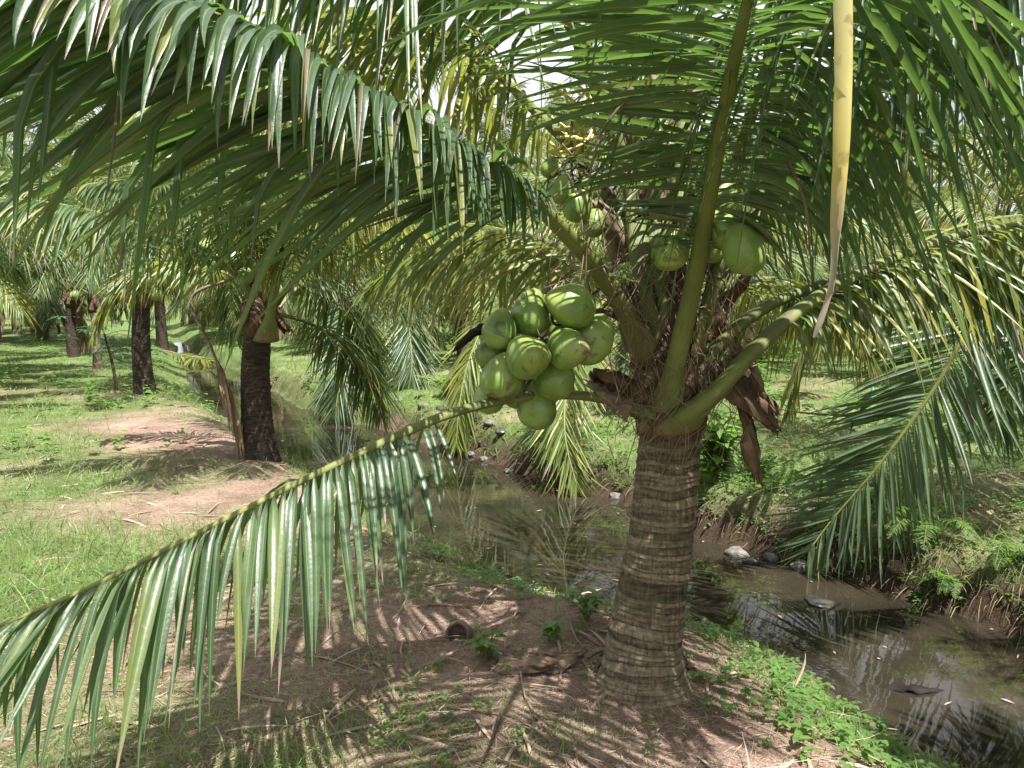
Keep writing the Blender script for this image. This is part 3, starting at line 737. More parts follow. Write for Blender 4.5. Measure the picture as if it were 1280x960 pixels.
# fibres and dry strings hanging in the crown
g = Geo(); rs = np.random.default_rng(31)
for _ in range(230):
    s0_ = P(rs.uniform(770, 920), rs.uniform(300, 520), rs.uniform(2.83, 2.95)); ln = rs.uniform(.05, .28)
    pts = [s0_, s0_ + (rs.normal(0, .04), rs.normal(-.03, .02), -ln * .4), s0_ + (rs.normal(0, .07), rs.normal(-.03, .03), -ln)]
    cc, _ = spline(pts, 9); tube(g, cc, .0016, .0016, seg=4)
for _ in range(26):
    s0_ = P(rs.uniform(700, 800), rs.uniform(150, 340), rs.uniform(2.6, 2.95)); ln = rs.uniform(.2, .5)
    pts = [s0_, s0_ + (rs.normal(0, .08), 0, -ln * .4), s0_ + (rs.normal(-.03, .1), 0, -ln)]
    cc, _ = spline(pts, 9); tube(g, cc, .002, .002, seg=4)
link('fibre', g.mesh('fibre', M_stalk_dry, bo), main)['kind'] = 'stuff'
# dry withered leaflets on the left of the central frond
g = Geo()
for pts, w in (([(898, 85, 2.2), (860, 92, 2.2), (800, 112, 2.2), (755, 160, 2.2), (735, 230, 2.2), (722, 300, 2.2)], .014),
               ([(890, 110, 2.3), (830, 125, 2.3), (785, 150, 2.3), (765, 200, 2.3), (758, 250, 2.3)], .011),
               ([(985, 200, 2.2), (1005, 250, 2.2), (1012, 300, 2.2), (1015, 350, 2.2)], .010)):
    c, L = spline(PP(*pts), 26); s = np.linspace(0, 1, 26)
    tube(g, c, w * np.interp(s, [0, .1, .6, 1], [.6, 1, .6, .2]), w * .4 * np.interp(s, [0, .1, .6, 1], [.6, 1, .6, .2]), seg=8, wob=.5, seed=4)
link('withered_leaflets', g.mesh('withered_leaflets', M_sheath_pale, bo), main)
# spathes
for pts, r_ in (([(620, 400, 2.72), (605, 408, 2.7), (585, 422, 2.68), (564, 442, 2.66)], .030),
                ([(770, 330, 3.0), (740, 370, 2.9), (690, 388, 2.85), (615, 402, 2.74)], .013),
                ([(870, 285, 2.85), (845, 268, 2.8), (815, 265, 2.8), (785, 280, 2.8)], .035)):
    link('spathe', spathe_geo(PP(*pts), r_).mesh('spathe', M_spathe, bo), main)
# main bunch
nuts = [(626, 413, 2.62, 22, (.1, 0, 1)), (664, 392, 2.66, 25, (.15, -.2, 1)), (713, 383, 2.60, 27, (-.9, -.3, .4)), (661, 446, 2.52, 27, (.3, -1, .15)),
        (711, 436, 2.55, 27, (.6, -.8, .1)), (738, 424, 2.68, 28, (.5, -.2, .8)), (627, 471, 2.60, 26, (.3, -.3, .9)), (693, 471, 2.68, 25, (.1, .3, 1)),
        (618, 442, 2.72, 22, (.5, .4, .5)), (672, 508, 2.72, 26, (0, .2, 1)), (612, 496, 2.72, 19, (.2, .2, 1)), (648, 486, 2.78, 22, (.2, .2, 1)), (700, 405, 2.78, 24, (.2, .3, 1))]
bunch(main, PP((830, 440, 3.0), (780, 400, 2.95), (730, 390, 2.85), (680, 425, 2.72)), [(P(x, y, d), r_ / 960 * d * 1.0, ax, 1.12) for x, y, d, r_, ax in nuts], seed=2)
nuts = [(930, 312, 2.50, 27, (-.35, .2, 1)), (907, 287, 2.62, 21, (-.5, .1, .7)), (838, 311, 2.68, 24, (.1, 0, 1)), (888, 306, 2.8, 18, (0, .2, 1)), (905, 250, 2.85, 21, (0, .2, 1)), (880, 262, 2.9, 20, (.3, .2, 1)), (866, 275, 2.95, 20, (.3, .2, 1))]
bunch(main, PP((850, 430, 3.05), (875, 350, 2.95), (890, 300, 2.85), (890, 270, 2.82)), [(P(x, y, d), r_ / 960 * d, ax, 1.22) for x, y, d, r_, ax in nuts], seed=3)
nuts = [(727, 155, 3.05, 15, (0, 0, 1)), (702, 243, 3.0, 18, (.3, 0, 1)), (722, 264, 2.98, 20, (.4, 0, .8)), (688, 216, 3.05, 13, (.3, 0, 1)), (738, 240, 3.05, 15, (.2, 0, 1)), (755, 205, 3.05, 9, (.2, 0, 1)), (741, 285, 3.02, 17, (.2, 0, 1))]
bunch(main, PP((820, 330, 3.1), (780, 260, 3.08), (740, 215, 3.06), (715, 200, 3.05)), [(P(x, y - 6, d), r_ / 960 * d * .86, ax, 1.12) for x, y, d, r_, ax in nuts], seed=4)
# flower sprays
g = Geo(); rs = np.random.default_rng(77)
for (sx, sy) in ((735, 190), (745, 150)):
    for _ in range(16):
        a = P(sx, sy, 3.1); e = P(rs.uniform(680, 735), sy + rs.uniform(-50, 55), rs.uniform(3.0, 3.2))
        cc, _ = spline([a, (a + e) / 2 + rs.normal(0, .02, 3), e], 10); tube(g, cc, np.linspace(.004, .006, 10), np.linspace(.004, .006, 10), seg=5, wob=.6)
link('flower_spray', g.mesh('flower_spray', M_flower, bo), main)

# ------------------------------------------------------------------ GROVE: shared meshes
def arc(e0, L=2.9, sag=1.0, n=9, r=0.0):
    """a frond rachis in the XZ plane, leaving at elevation e0 (deg) and bending down by gravity"""
    pts = [np.array([r, 0, 0.])]; a = R(e0)
    for k in range(n - 1):
        t = (k + 1) / (n - 1)
        pts.append(pts[-1] + np.array([math.cos(a), 0, math.sin(a)]) * L / (n - 1))
        a -= R(sag * (6 + 14 * t) * max(.25, math.cos(a)) )
    return np.array(pts)
LIB = []
def lib(e0, L, sag, seed, M_l, M_s=M_stalk, **kw):
    d = dict(n=125, s0=.25, Lmax=.85, W=.026, alpha=(62, 22), droop=1.6, segs=5, r0=.06, r1=.024, fold=.25, beta=8); d.update(kw)
    gr, gl = frond_geo(arc(e0, L, sag), seed=seed, **d)
    return gr.mesh('frond', M_s), gl.mesh('leaflets', M_l)
for k_, (e0, L_, sg) in enumerate([(82, 2.9, 1.2), (72, 3.1, 1.2), (60, 3.2, 1.1), (48, 3.2, 1.1), (36, 3.1, 1.05), (24, 3.0, .9), (10, 2.8, .8), (-8, 2.6, .7), (-30, 2.3, .6), (55, 3.0, 1.5), (40, 3.0, 1.6), (18, 2.7, 1.3)]):
    LIB.append((e0, lib(e0, L_, sg, 100 + k_, M_leaf_bg if k_ % 3 else M_leaf_y)))
DRY = [lib(-45, 1.7, .9, 300, M_leaf_dry, M_stalk_dry, n=45, Lmax=.6, droop=3.5, alpha=(50, 15), W=.03), lib(-62, 1.35, .6, 301, M_leaf_dry, M_stalk_dry, n=40, Lmax=.55, droop=3.5, alpha=(40, 12), W=.03)]
T_me = trunk_geo([(0, 0, -.15), (.02, 0, .3), (.03, .01, .8), (.0, 0, 1.3)], ([0, .15, .3, .7, 1], [.20, .155, .14, .118, .115]), rings=.05, seed=40, nz=110, seg=40).mesh('trunk', M_bark)
T_me2 = trunk_geo([(0, 0, -.15), (-.05, 0, .3), (-.06, .02, .8), (.0, 0, 1.3)], ([0, .15, .3, .7, 1], [.19, .165, .15, .13, .12]), rings=.05, seed=41, nz=110, seg=40).mesh('trunk', M_bark_dark)
C_me = trunk_geo([(0, 0, -.08), (0, 0, .2), (0, 0, .5)], ([0, .15, .4, .8, 1], [.12, .17, .16, .10, .03]), rings=.10, seed=44, nz=50, seg=30, rough=3).mesh('crown_shaft', M_sheath)
gs = Geo()
for a in (20, 140, 250, 310):
    d = np.array([math.cos(R(a)), math.sin(R(a)), 0]); sg_ = sheath_geo(d * .17 + (0, 0, .12), (d[0] * .3, d[1] * .3, -1), d, .34, .08, a, .4, .05, nu=12, nv=14)
    gs.add(sg_.v[0], sg_.q[0])
S_me = gs.mesh('leaf_sheath', M_sheath)
N_me = [blob_geo((0, 0, 0), .085, (0, 0, 1), 1.15, .05, k, 14, 10).mesh('coconut', M_coco) for k in range(3)]
tw = Geo(); tube(tw, spline([(0, 0, 0), (.15, 0, .08), (.32, 0, -.02)], 10)[0], .014, .014, seg=6); TW_me = tw.mesh('coconut_bunch', M_twig)

def grove_palm(x, y, H, label, seed, nf=22, rot=None, nuts=0, dry=2, tm=0, name='coconut_palm', group='coconut palms of the grove', lean=0, skip=None, rscale=1.0, emin=-99):
    rs = np.random.default_rng(seed); z = hz(x, y)
    root = thing(name, label, 'palm tree', (x, y, z), group)
    k = H / 1.3
    link('trunk', (T_me, T_me2)[tm], root, scale=(rscale, rscale, k))
    link('crown_shaft', C_me, root, (0, 0, H - .06), (0, 0, rs.uniform(0, 6)), (rscale,) * 3)
    link('leaf_sheath', S_me, root, (0, 0, H + .1), (0, 0, rs.uniform(0, 6)))
    a0 = rs.uniform(0, 360)
    for i_ in range(nf):
        q = i_ / nf
        want = 82 - 95 * q ** .85
        opts = sorted(range(len(LIB)), key=lambda j: abs(LIB[j][0] - want) + rs.uniform(0, 9))
        az = a0 + i_ * 137.5 + rs.normal(0, 8)
        if skip and any(abs(((az - c) + 180) % 360 - 180) < w and LIB[opts[0]][0] < emax for c, w, emax in skip): continue
        if LIB[opts[0]][0] < emin: continue
        fm, lm = LIB[opts[0]][1]; sc = rs.uniform(.88, 1.08)
        f = link('frond', fm, root, (.05 * math.cos(R(az)), .05 * math.sin(R(az)), H + .05 + .40 * (1 - q)), (rs.normal(0, .08), 0, R(az)), (sc, sc, sc))
        link('leaflets', lm, f)
    for i_ in range(dry):
        az = rs.uniform(0, 360); fm, lm = DRY[i_ % 2]
        f = link('frond', fm, root, (.1 * math.cos(R(az)), .1 * math.sin(R(az)), H + .1), (0, 0, R(az)))
        link('leaflets', lm, f)
    for b_ in range(nuts):
        az = rs.uniform(200, 340)
        b = link('coconut_bunch', TW_me, root, (.1 * math.cos(R(az)), .1 * math.sin(R(az)), H + .28), (0, 0, R(az)))
        for j_ in range(5):
            link('coconut', N_me[j_ % 3], b, (.30 + rs.normal(0, .05), rs.normal(0, .10), -.06 + rs.normal(0, .07)), (rs.normal(0, .3), rs.normal(0, .3), 0))
    return root

# second palm of the near bank (x 330)
b2 = ground_pt(330, 572); b2y = b2[1]
top2 = P(335, 402, b2y)
palm2 = grove_palm(b2[0], b2[1], top2[2] - hz(b2[0], b2[1]), 'second palm along the near bank, slim dark trunk rising straight from the water edge', 51, nf=20, dry=0, tm=1, skip=[(270, 55, 50), (180, 50, 75), (0, 45, 65)])
def F2(root, pts, Ms=M_stalk, Ml=M_leaf_bg, **kw):
    return frond(root, PP(*pts), Ms, Ml, **kw)
Yb = b2y
F2(palm2, [(333, 425, Yb - .15), (338, 395, Yb - .22), (345, 350, Yb - .35), (350, 300, Yb - .55), (348, 255, Yb - .9), (335, 225, Yb - 1.3), (320, 215, Yb - 1.8)], n=120, s0=.35, Lmax=.8, W=0.026, droop=1.8, seed=61, r0=.13, r1=.035)
F2(palm2, [(325, 380, Yb), (295, 345, Yb - .2), (255, 312, Yb - .5), (200, 290, Yb - .8), (130, 268, Yb - 1.1), (50, 252, Yb - 1.4), (-60, 245, Yb - 1.7)], n=120, s0=.22, Lmax=.66, W=0.026, droop=2.6, seed=62, r0=.07, r1=.03)
F2(palm2, [(330, 380, Yb + .1), (300, 350, Yb + .2), (240, 330, Yb + .3), (180, 335, Yb + .3), (135, 370, Yb + .2), (115, 420, Yb + .1)], n=95, s0=.25, Lmax=.55, W=0.026, droop=1.8, seed=63, Ml=M_leaf_y)
F2(palm2, [(345, 380, Yb), (375, 340, Yb - .1), (430, 305, Yb - .3), (500, 285, Yb - .5), (590, 280, Yb - .7), (680, 300, Yb - .9)], n=120, s0=.2, Lmax=.8, W=0.026, droop=2.0, seed=64, Ml=M_leaf_y)
F2(palm2, [(345, 385, Yb + .1), (380, 355, Yb + .4), (430, 345, Yb + .7), (480, 365, Yb + 1.0), (515, 400, Yb + 1.2)], n=120, s0=.2, Lmax=0.45, W=0.026, droop=2.2, seed=65)
F2(palm2, [(335, 375, Yb - .1), (322, 315, Yb - .3), (292, 270, Yb - .7), (240, 240, Yb - 1.2), (180, 225, Yb - 1.7), (110, 230, Yb - 2.1)], n=120, s0=.15, Lmax=.65, W=0.026, droop=2.4, seed=67)
F2(palm2, [(340, 375, Yb - .1), (360, 320, Yb - .3), (400, 275, Yb - .6), (450, 250, Yb - .9), (510, 245, Yb - 1.2)], n=120, s0=.12, Lmax=.7, W=0.026, droop=2.4, seed=68, Ml=M_leaf_y)
# broken dead frond hanging to the water
F2(palm2, [(300, 345, Yb - .1), (240, 372, Yb - .15), (262, 430, Yb - .15), (285, 485, Yb - .15), (300, 530, Yb - .1)], M_stalk_dry, M_leaf_dry, n=40, s0=.62, Lmax=.55, W=.035, droop=4, seed=66, alpha=(30, 10), r0=.02, r1=.018)['label'] = 'broken dead frond hanging down to the water'
o_ = np.array(palm2.location)
bunch(palm2, PP((330, 370, Yb), (310, 345, Yb), (285, 330, Yb - .1)), [(P(x, y, Yb - .15), .085, (.3, 0, 1), 1.1) for x, y in ((258, 312), (282, 311), (271, 326), (293, 325), (305, 345))], seed=9)

# further palms on the near bank
row0 = [((184, 492), 11.9, 'third palm along the near bank, very dark trunk leaning with a thick foot', 1.5, 1.0, 1),
        ((122, 463), None, 'thin short palm trunk with pale rings between two dark trunks', 1.3, .62, 0),
        ((93, 446), None, 'dark straight palm trunk behind a blue-green leafed sapling', 1.35, .85, 1),
        ((55, 425), None, 'palm with a thick skirt of dead brown fronds at the far left', 1.5, 1.0, 0),
        ((22, 414), None, 'palm in front of the last ones of the near row, half hidden by hanging leaflets', 1.5, 1.0, 1)]
for n_, ((px, py), dd, lab, H, rsx, tm) in enumerate(row0):
    g_ = ground_pt(px, py)
    grove_palm(g_[0], g_[1], H, lab, 70 + n_, nf=20, dry=(0, 0, 1, 6, 4)[n_], tm=tm, rscale=rsx, nuts=0 if n_ == 1 else 1, emin=(36, 36, 30, 10, 10)[n_])

# palms beyond the ditch
def row(off_pt, ks, step, H, jit, seed, nf=21, labels=None, **kw):
    rs = np.random.default_rng(seed); out = []
    for n_, k in enumerate(ks):
        p = np.array(off_pt) + U * step * k + rs.normal(0, jit, 2)
        if p[1] < 1.5 or abs(p[0]) > p[1] * .70 + 4.5: continue
        lab = labels.get(k) if labels else None
        out.append(grove_palm(p[0], p[1], H + rs.uniform(-.2, .25), lab or 'distant coconut palm among the rows beyond the ditch', seed * 10 + n_, nf=nf, nuts=int(rs.integers(0, 2)), dry=int(rs.integers(1, 4)),
                   group='coconut palms of the grove' if lab else 'distant palms beyond the ditch', tm=n_ % 2, **kw))
    return out
row((4.9, 5.6), (0,), 5.4, 1.3, 0, 11, labels={0: 'palm off to the right of the ferny bank, seen by its arching fronds'}, emin=48)
row((2.1, 10.6), (0,), 5.4, 1.3, 0, 12, labels={0: 'palm across the ditch directly behind the stout coconut palm'}, emin=24)
row((-1.0, 15.6), (0,), 5.4, 1.3, 0, 13, labels={0: 'palm across the ditch, seen left of the big coconut bunch'})
row((-3.9, 19.6), (0, ), 5.0, 1.35, 0, 14, labels={0: 'slim palm trunk across the ditch just right of the slim dark trunk'})
row((-3.9, 19.6), (1, 2, 3, 4), 5.2, 1.35, .3, 15, nf=18)
row((10.5, 6.5), range(0, 9), 5.4, 1.4, .4, 16, nf=19)
row((14.5, 9.5), range(0, 9), 5.4, 1.4, .4, 17, nf=18)
row((21, 12), range(0, 10), 5.4, 1.5, .5, 18, nf=17)
row((26, 17), range(0, 10), 5.8, 1.6, .6, 19, nf=17)
row((34, 24), range(0, 11), 5.8, 1.8, .8, 20, nf=17)
row((-13.5, 14.0), range(0, 6), 5.4, 1.5, .4, 21, nf=19)
row((-18, 30), range(0, 5), 5.4, 1.5, .6, 22, nf=17)

def outer(x, y, H, lab, seed, nf=22, **kw): return grove_palm(x, y, H, lab, seed, nf=nf, nuts=0, dry=2, group='coconut palms of the grove', **kw)
outer(-8.0, 8.6, 1.6, 'palm standing left of the open grass, only its long pale fronds reach in', 301, emin=20)
outer(-14.2, 17.5, 1.7, 'tall palm behind the open grass at the far left edge', 302, emin=20)
outer(-10.2, 13.2, 2.0, 'palm at the left edge behind the open grass, with pale drooping upper fronds', 305, emin=10)
outer(4.2, 1.4, 1.4, 'palm added beyond the right edge so that its fronds shade the ditch', 304, nf=36, emin=14)  # extra off-frame palm, placed and thickened to cast shade on the right-hand water
outer(7.4, 7.4, 1.7, 'palm standing in the grass behind the ferny bank at the far right edge', 303, emin=36)
rs_ = np.random.default_rng(909)
for k_, q_ in enumerate(np.linspace(-.78, .74, 15)):
    yy_ = 23 + rs_.uniform(-2, 5)
    grove_palm(q_ * yy_, yy_, rs_.uniform(3.2, 5.0), 'tall old coconut palm whose crown rises behind the lower rows', 950 + k_, nf=24, nuts=0, dry=2, group='tall old palms at the back', tm=1)
# explicit fronds of the palms across the ditch that hang towards the water
byname = {o.get('label'): o for o in COL.objects if o.parent is None}
pb = byname['palm across the ditch directly behind the stout coconut palm']
F2(pb, [(800, 400, 10.4), (770, 370, 9.4), (735, 400, 8.3), (712, 460, 7.6), (706, 540, 7.2), (722, 612, 7.0)], Ml=M_leaf_y, n=100, s0=.42, Lmax=.75, W=0.03, droop=.25, tipd=1, seed=81, hint=(0, -.5, 0), alpha=(45, 22))
F2(pb, [(790, 420, 10.4), (770, 400, 9.8), (785, 440, 9.2), (788, 500, 8.9), (790, 560, 8.7)], n=100, s0=.4, Lmax=.6, W=0.03, droop=.25, tipd=1, seed=82, hint=(0, -.5, 0), alpha=(45, 22))
F2(pb, [(770, 400, 10.4), (690, 370, 9.8), (620, 390, 9.3), (590, 440, 9.0), (575, 500, 8.8), (570, 560, 8.7)], Ml=M_leaf_y, n=100, s0=.4, Lmax=.65, W=0.03, droop=1.5, seed=83, hint=(0, -.5, 0), alpha=(45, 22))
pc = byname['palm across the ditch, seen left of the big coconut bunch']
F2(pc, [(570, 385, 15.2), (535, 355, 13.8), (515, 370, 12.6), (512, 410, 12.0), (515, 455, 11.7), (508, 498, 11.6)], Ml=M_leaf, n=100, s0=.42, Lmax=.95, W=0.036, droop=.25, tipd=1, seed=84, hint=(0, -.5, 0), alpha=(40, 22))
F2(pc, [(560, 385, 15.2), (500, 350, 13.8), (455, 365, 12.4), (440, 410, 11.5), (428, 460, 11.1), (418, 520, 10.9)], Ml=M_leaf, n=100, s0=.42, Lmax=1.05, W=0.036, droop=.25, tipd=1, seed=85, hint=(0, -.5, 0), alpha=(45, 22))
pr = byname['palm off to the right of the ferny bank, seen by its arching fronds']
F2(pr, [(1440, 340, 5.5), (1380, 300, 5.1), (1300, 320, 4.8), (1220, 400, 4.65), (1165, 490, 4.7), (1100, 580, 4.8), (1040, 650, 4.95), (1010, 690, 5.0)], Ml=M_leaf, n=115, s0=.38, Lmax=0.72, W=0.03, droop=.18, seed=86, hint=(0, -.9, 0), alpha=(62, 30), r1=.024)
F2(pr, [(1440, 330, 5.5), (1370, 280, 5.3), (1280, 270, 5.2), (1180, 290, 5.1), (1080, 350, 5.1), (1010, 430, 5.2), (985, 520, 5.3)], Ml=M_leaf_y, n=95, s0=.25, Lmax=0.5, W=0.028, droop=1.8, seed=87)
F2(pr, [(1440, 330, 5.5), (1380, 340, 5.2), (1320, 390, 5.0), (1270, 470, 4.9), (1240, 540, 4.9)], Ml=M_leaf, n=80, s0=.3, Lmax=0.6, W=0.028, droop=.25, tipd=1, seed=88, hint=(0, -.5, 0))
F2(pr, [(1450, 300, 5.6), (1400, 180, 5.6), (1310, 90, 5.5), (1200, 50, 5.4), (1090, 60, 5.3), (1000, 110, 5.2)], Ml=M_leaf_bg, n=120, s0=.25, Lmax=.85, W=0.028, droop=1.6, seed=89)

# ------------------------------------------------------------------ PLANTS
def broad_leaves(g, base, d, L, W, rnd, droop=.6, segs=5, up=None):
    """wide pointed leaves"""
    n = len(base)
    upv = np.tile([0, 0, 1.], (n, 1)); side = nrm(np.cross(d, upv))
    t = np.linspace(0, 1, segs + 1); wp = np.interp(t, [0, .15, .4, .7, 1], [.08, .7, 1, .65, .0])
    V = np.zeros((n, segs + 1, 3, 3)); A = np.zeros((n, segs + 1, 3, 4)); pos = base.copy(); dp = d
    for j, tj in enumerate(t):
        dd = nrm(d + np.array([0, 0, -1.]) * (droop * tj)[:, None] if np.ndim(droop) else d + np.array([0, 0, -droop * tj]))
        if j: pos = pos + dd * (L / segs)[:, None]
        w = nrm(side - (side * dd).sum(1, keepdims=True) * dd); nn = np.cross(w, dd); hw = (W * .5 * wp[j])[:, None]
        V[:, j, 0] = pos - w * hw + nn * hw * .3; V[:, j, 2] = pos + w * hw + nn * hw * .3; V[:, j, 1] = pos
        A[:, j, :, 0] = tj; A[:, j, :, 1] = rnd[:, None]; A[:, j, 1, 2] = 1; A[:, j, :, 3] = 1
    m = (segs + 1) * 3; b = np.arange(n)[:, None, None] * m + np.arange(segs)[None, :, None] * 3 + np.arange(2)[None, None]
    g.add(V.reshape(-1, 3), np.stack([b, b + 1, b + 4, b + 3], -1).reshape(-1, 4), None, A.reshape(-1, 4))

def plant_geo(h, spread, nst, nl, L, W, seed, droop=.7):
    rs = np.random.default_rng(seed); gs = Geo(); gl = Geo()
    for _ in range(nst):
        a = rs.uniform(0, 6.28); e = np.array([math.cos(a) * spread * rs.uniform(.2, 1), math.sin(a) * spread * rs.uniform(.2, 1), h * rs.uniform(.6, 1)])
        c, _ = spline([(0, 0, -.02), e * (.35, .35, .55), e], 12); tube(gs, c, np.linspace(.004, .002, 12) * (1 + h * 2), np.linspace(.004, .002, 12) * (1 + h * 2), seg=5)
        k = rs.integers(3, 12, nl); k[-1] = 11; az = np.arange(nl) * 2.4 + rs.uniform(0, 6)
        d = nrm(np.stack([np.cos(az), np.sin(az), rs.uniform(.1, .8, nl)], 1))
        broad_leaves(gl, c[k], d, L * rs.uniform(.6, 1.1, nl), W * rs.uniform(.7, 1.1, nl), rs.random(nl), droop)
    return gs, gl
def plant(name, label, cat, loc, h, spread, nst, nl, L, W, seed, mat=None, group=None, droop=.7):
    r = thing(name, label, cat, tuple(loc), group)
    gs, gl = plant_geo(h, spread, nst, nl, L, W, seed, droop)
    link('stem', gs.mesh('stem', M_stalk), r); link('foliage', gl.mesh('foliage', mat or M_weed), r); return r

p_ = ground_pt(800, 850) + (0, -.04, 0)
plant('seedling', 'small bright green seedling with pointed leaves at the foot of the stout palm trunk', 'seedling', p_, .10, .04, 3, 6, .08, .035, 1)
def bank_pt(px, py, Y): 
    p = P(px, py, Y); p[2] = hz(p[0], p[1]); return p
plant('leafy_shrub', 'bright broad-leaved shrub on the far bank right behind the stout palm trunk', 'shrub', bank_pt(893, 612, 6.1), .58, .34, 26, 10, .20, .085, 2)
plant('leafy_shrub', 'darker low shrub overhanging the dark water just right of the bright broad-leaved one', 'shrub', bank_pt(945, 640, 6.15), .28, .32, 16, 9, .09, .045, 3, M_fern)
plant('leafy_shrub', 'low green shrub at the tip of the hanging frond on the far bank', 'shrub', bank_pt(1085, 640, 5.55), .25, .32, 14, 9, .10, .045, 4)
plant('leafy_shrub', 'leafy shrub behind two dark hanging fronds across the ditch', 'shrub', bank_pt(468, 480, 13.2), .9, .5, 16, 10, .28, .1, 5)
plant('leafy_shrub', 'yellow-green shrub on the far bank under the big coconut bunch', 'shrub', bank_pt(560, 520, 11.0), .35, .5, 16, 10, .16, .07, 6)
plant('leafy_shrub', 'dark leafy bush in the grass beyond the blue stake', 'bush', bank_pt(1095, 470, 13.0), .8, .9, 26, 12, .22, .1, 7)
plant('broadleaf_weed', 'cluster of pale green leaves beside the coconut husk', 'weed', ground_pt(610, 825), .13, .10, 6, 6, .075, .04, 8)
plant('broadleaf_weed', 'leafy weed left of the stout trunk at the water edge', 'weed', ground_pt(735, 775), .16, .14, 8, 7, .08, .04, 9)
plant('broadleaf_weed', 'leafy weed half way between the husk and the stout trunk', 'weed', ground_pt(685, 800), .12, .10, 5, 6, .075, .038, 10)

def fern(label, loc, nf, L, seed, out=(0, -1), W=.012):
    r = thing('fern', label, 'fern', tuple(loc), 'ferns on the far bank'); rs = np.random.default_rng(seed); o = np.array(loc)
    for k in range(nf):
        a = math.atan2(out[1], out[0]) + rs.uniform(-1.5, 1.5); ln = L * rs.uniform(.7, 1.1); e = rs.uniform(.4, 1.1)
        d = np.array([math.cos(a), math.sin(a)])
        pts = [(0, 0, 0), (*d * ln * .3, ln * .45 * e), (*d * ln * .65, ln * .55 * e), (*d * ln, ln * .30 * e - .04)]
        gr, gl = frond_geo(np.array(pts), n=38, s0=.12, Lmax=L * .24, W=W, droop=.5, seed=seed * 20 + k, alpha=(80, 60), beta=5, segs=3, r0=.004, r1=.003, rt=.001, kinkp=0, prof=([0, .1, .3, .7, 1], [.5, .8, 1, .6, .12]), sides=(-1, 1))
        f = link('fern_frond', gr.mesh('fern_frond', M_stalk), r); link('leaflets', gl.mesh('leaflets', M_fern), f)
fern('large light green fern drooping over the far bank', bank_pt(1160, 665, 4.75), 8, .38, 1, (-.6, -.9))
fern('fern at the top of the bank under the big hanging frond', bank_pt(1090, 640, 5.35), 9, .32, 2, (-.7, -.9))
fern('small fern low on the bank near the right edge of the water', bank_pt(1190, 735, 4.45), 5, .22, 3, (-.7, -.9))
fern('fern beside the dark low shrub above the dark stones', bank_pt(1000, 630, 5.85), 9, .32, 4, (-.4, -.9))
fern('fern at the right edge of the picture on the bank top', bank_pt(1262, 680, 4.35), 5, .22, 5, (-.7, -.9))

# sapling with blue-green leaves and stick
g_ = ground_pt(146, 488)
r = thing('sapling', 'young blue-green leafed sapling left of the very dark trunk', 'sapling', tuple(g_))
gs = Geo(); gl = Geo(); rs = np.random.default_rng(9)
hp = 1.15
c, _ = spline([(0, 0, -.05), (-.04, 0, .4), (-.12, 0, .8), (-.2, 0, hp)], 16); tube(gs, c, np.linspace(.03, .012, 16), np.linspace(.03, .012, 16), seg=7)
for k in range(16):
    st = c[rs.integers(7, 16)]; a = rs.uniform(0, 6.28); e = st + np.array([math.cos(a), math.sin(a) * .6, rs.uniform(-.1, .35)]) * rs.uniform(.3, .75)
    cc, _ = spline([st, (st + e) / 2 + (0, 0, .06), e], 8); tube(gs, cc, .006, .005, seg=5)
    az = np.arange(7) * .9 + rs.uniform(0, 6); d = nrm(np.stack([np.cos(az), np.sin(az), rs.uniform(-.3, .3, 7)], 1))
    broad_leaves(gl, np.repeat(e[None], 7, 0), d, rs.uniform(.14, .24, 7), rs.uniform(.05, .08, 7), rs.random(7), .5)
link('stem', gs.mesh('stem', M_twig), r); link('foliage', gl.mesh('foliage', M_blue), r)

# thin blue stake
g_ = bank_pt(1088, 528, 8.6); g = Geo()
c, _ = spline([(0, 0, -.1), (.005, 0, .2), (0, 0, .48)], 8); tube(g, c, .012, .012, seg=8)
o = link('stake', g.mesh('stake', simple('blue_plastic', [(.3, (.12, .32, .36)), (.7, (.2, .45, .5))], 8)), None, tuple(g_)); tag(o, 'thin pale blue stake standing in the bright grass across the ditch', 'stake')

# ------------------------------------------------------------------ small things on ground and water
def stone(px, py, r, label, mat, z=None, seed=0, flat=.6, group='stones along the waterline', dz=.2):
    p = G(px, py, WZ if z is None else z)
    rr = r / 960 * np.linalg.norm(p - (0, 0, CAMH))
    if z is None: p[2] = max(WZ, hz(p[0], p[1]))
    g = blob_geo((0, 0, 0), rr, (0.1, 0, 1), flat, .14, seed, 26, 18, 0, .42)
    o = link('stone', g.mesh('stone', mat), None, (p[0], p[1], p[2] + rr * flat * dz)); tag(o, label, 'stone', group)
stone(921, 693, 12, 'pale round stone in the water right of the stout trunk', M_stone, seed=1)
stone(939, 703, 9, 'small dark stone touching the pale round one', M_stone_dark, seed=2)
stone(965, 699, 11, 'dark round stone in the water under the low dark shrub', M_stone_dark, seed=3)
stone(1002, 711, 12, 'grey stone in the water at the tip of the big hanging frond', M_stone, seed=4)
stone(1024, 753, 16, 'flat grey stone just breaking the water surface in mid ditch', M_stone_dark, seed=5, flat=.25)
stone(769, 622, 9, 'lone grey stone at the far waterline left of the stout trunk', M_stone, seed=6)
stone(1120, 738, 11, 'brown stone set in the foot of the ferny bank', M_husk, seed=31)
for n_, (x, y, r_) in enumerate([(597, 561, 6), (612, 567, 7), (588, 570, 6), (626, 575, 7), (606, 576, 6), (572, 553, 6), (552, 548, 7), (636, 590, 6), (478, 527, 6), (455, 522, 6), (500, 533, 6), (530, 541, 7)]):
    stone(x, y, r_, 'small stone in the cluster at the far waterline beneath the big coconut bunch', M_stone if n_ % 3 else M_stone_dark, seed=10 + n_, group='small stones at the far waterline')
stone(521, 687, 12, 'pale stone on the near bank at the tip of the low frond leaflets', M_stone, z=-.1, seed=40)
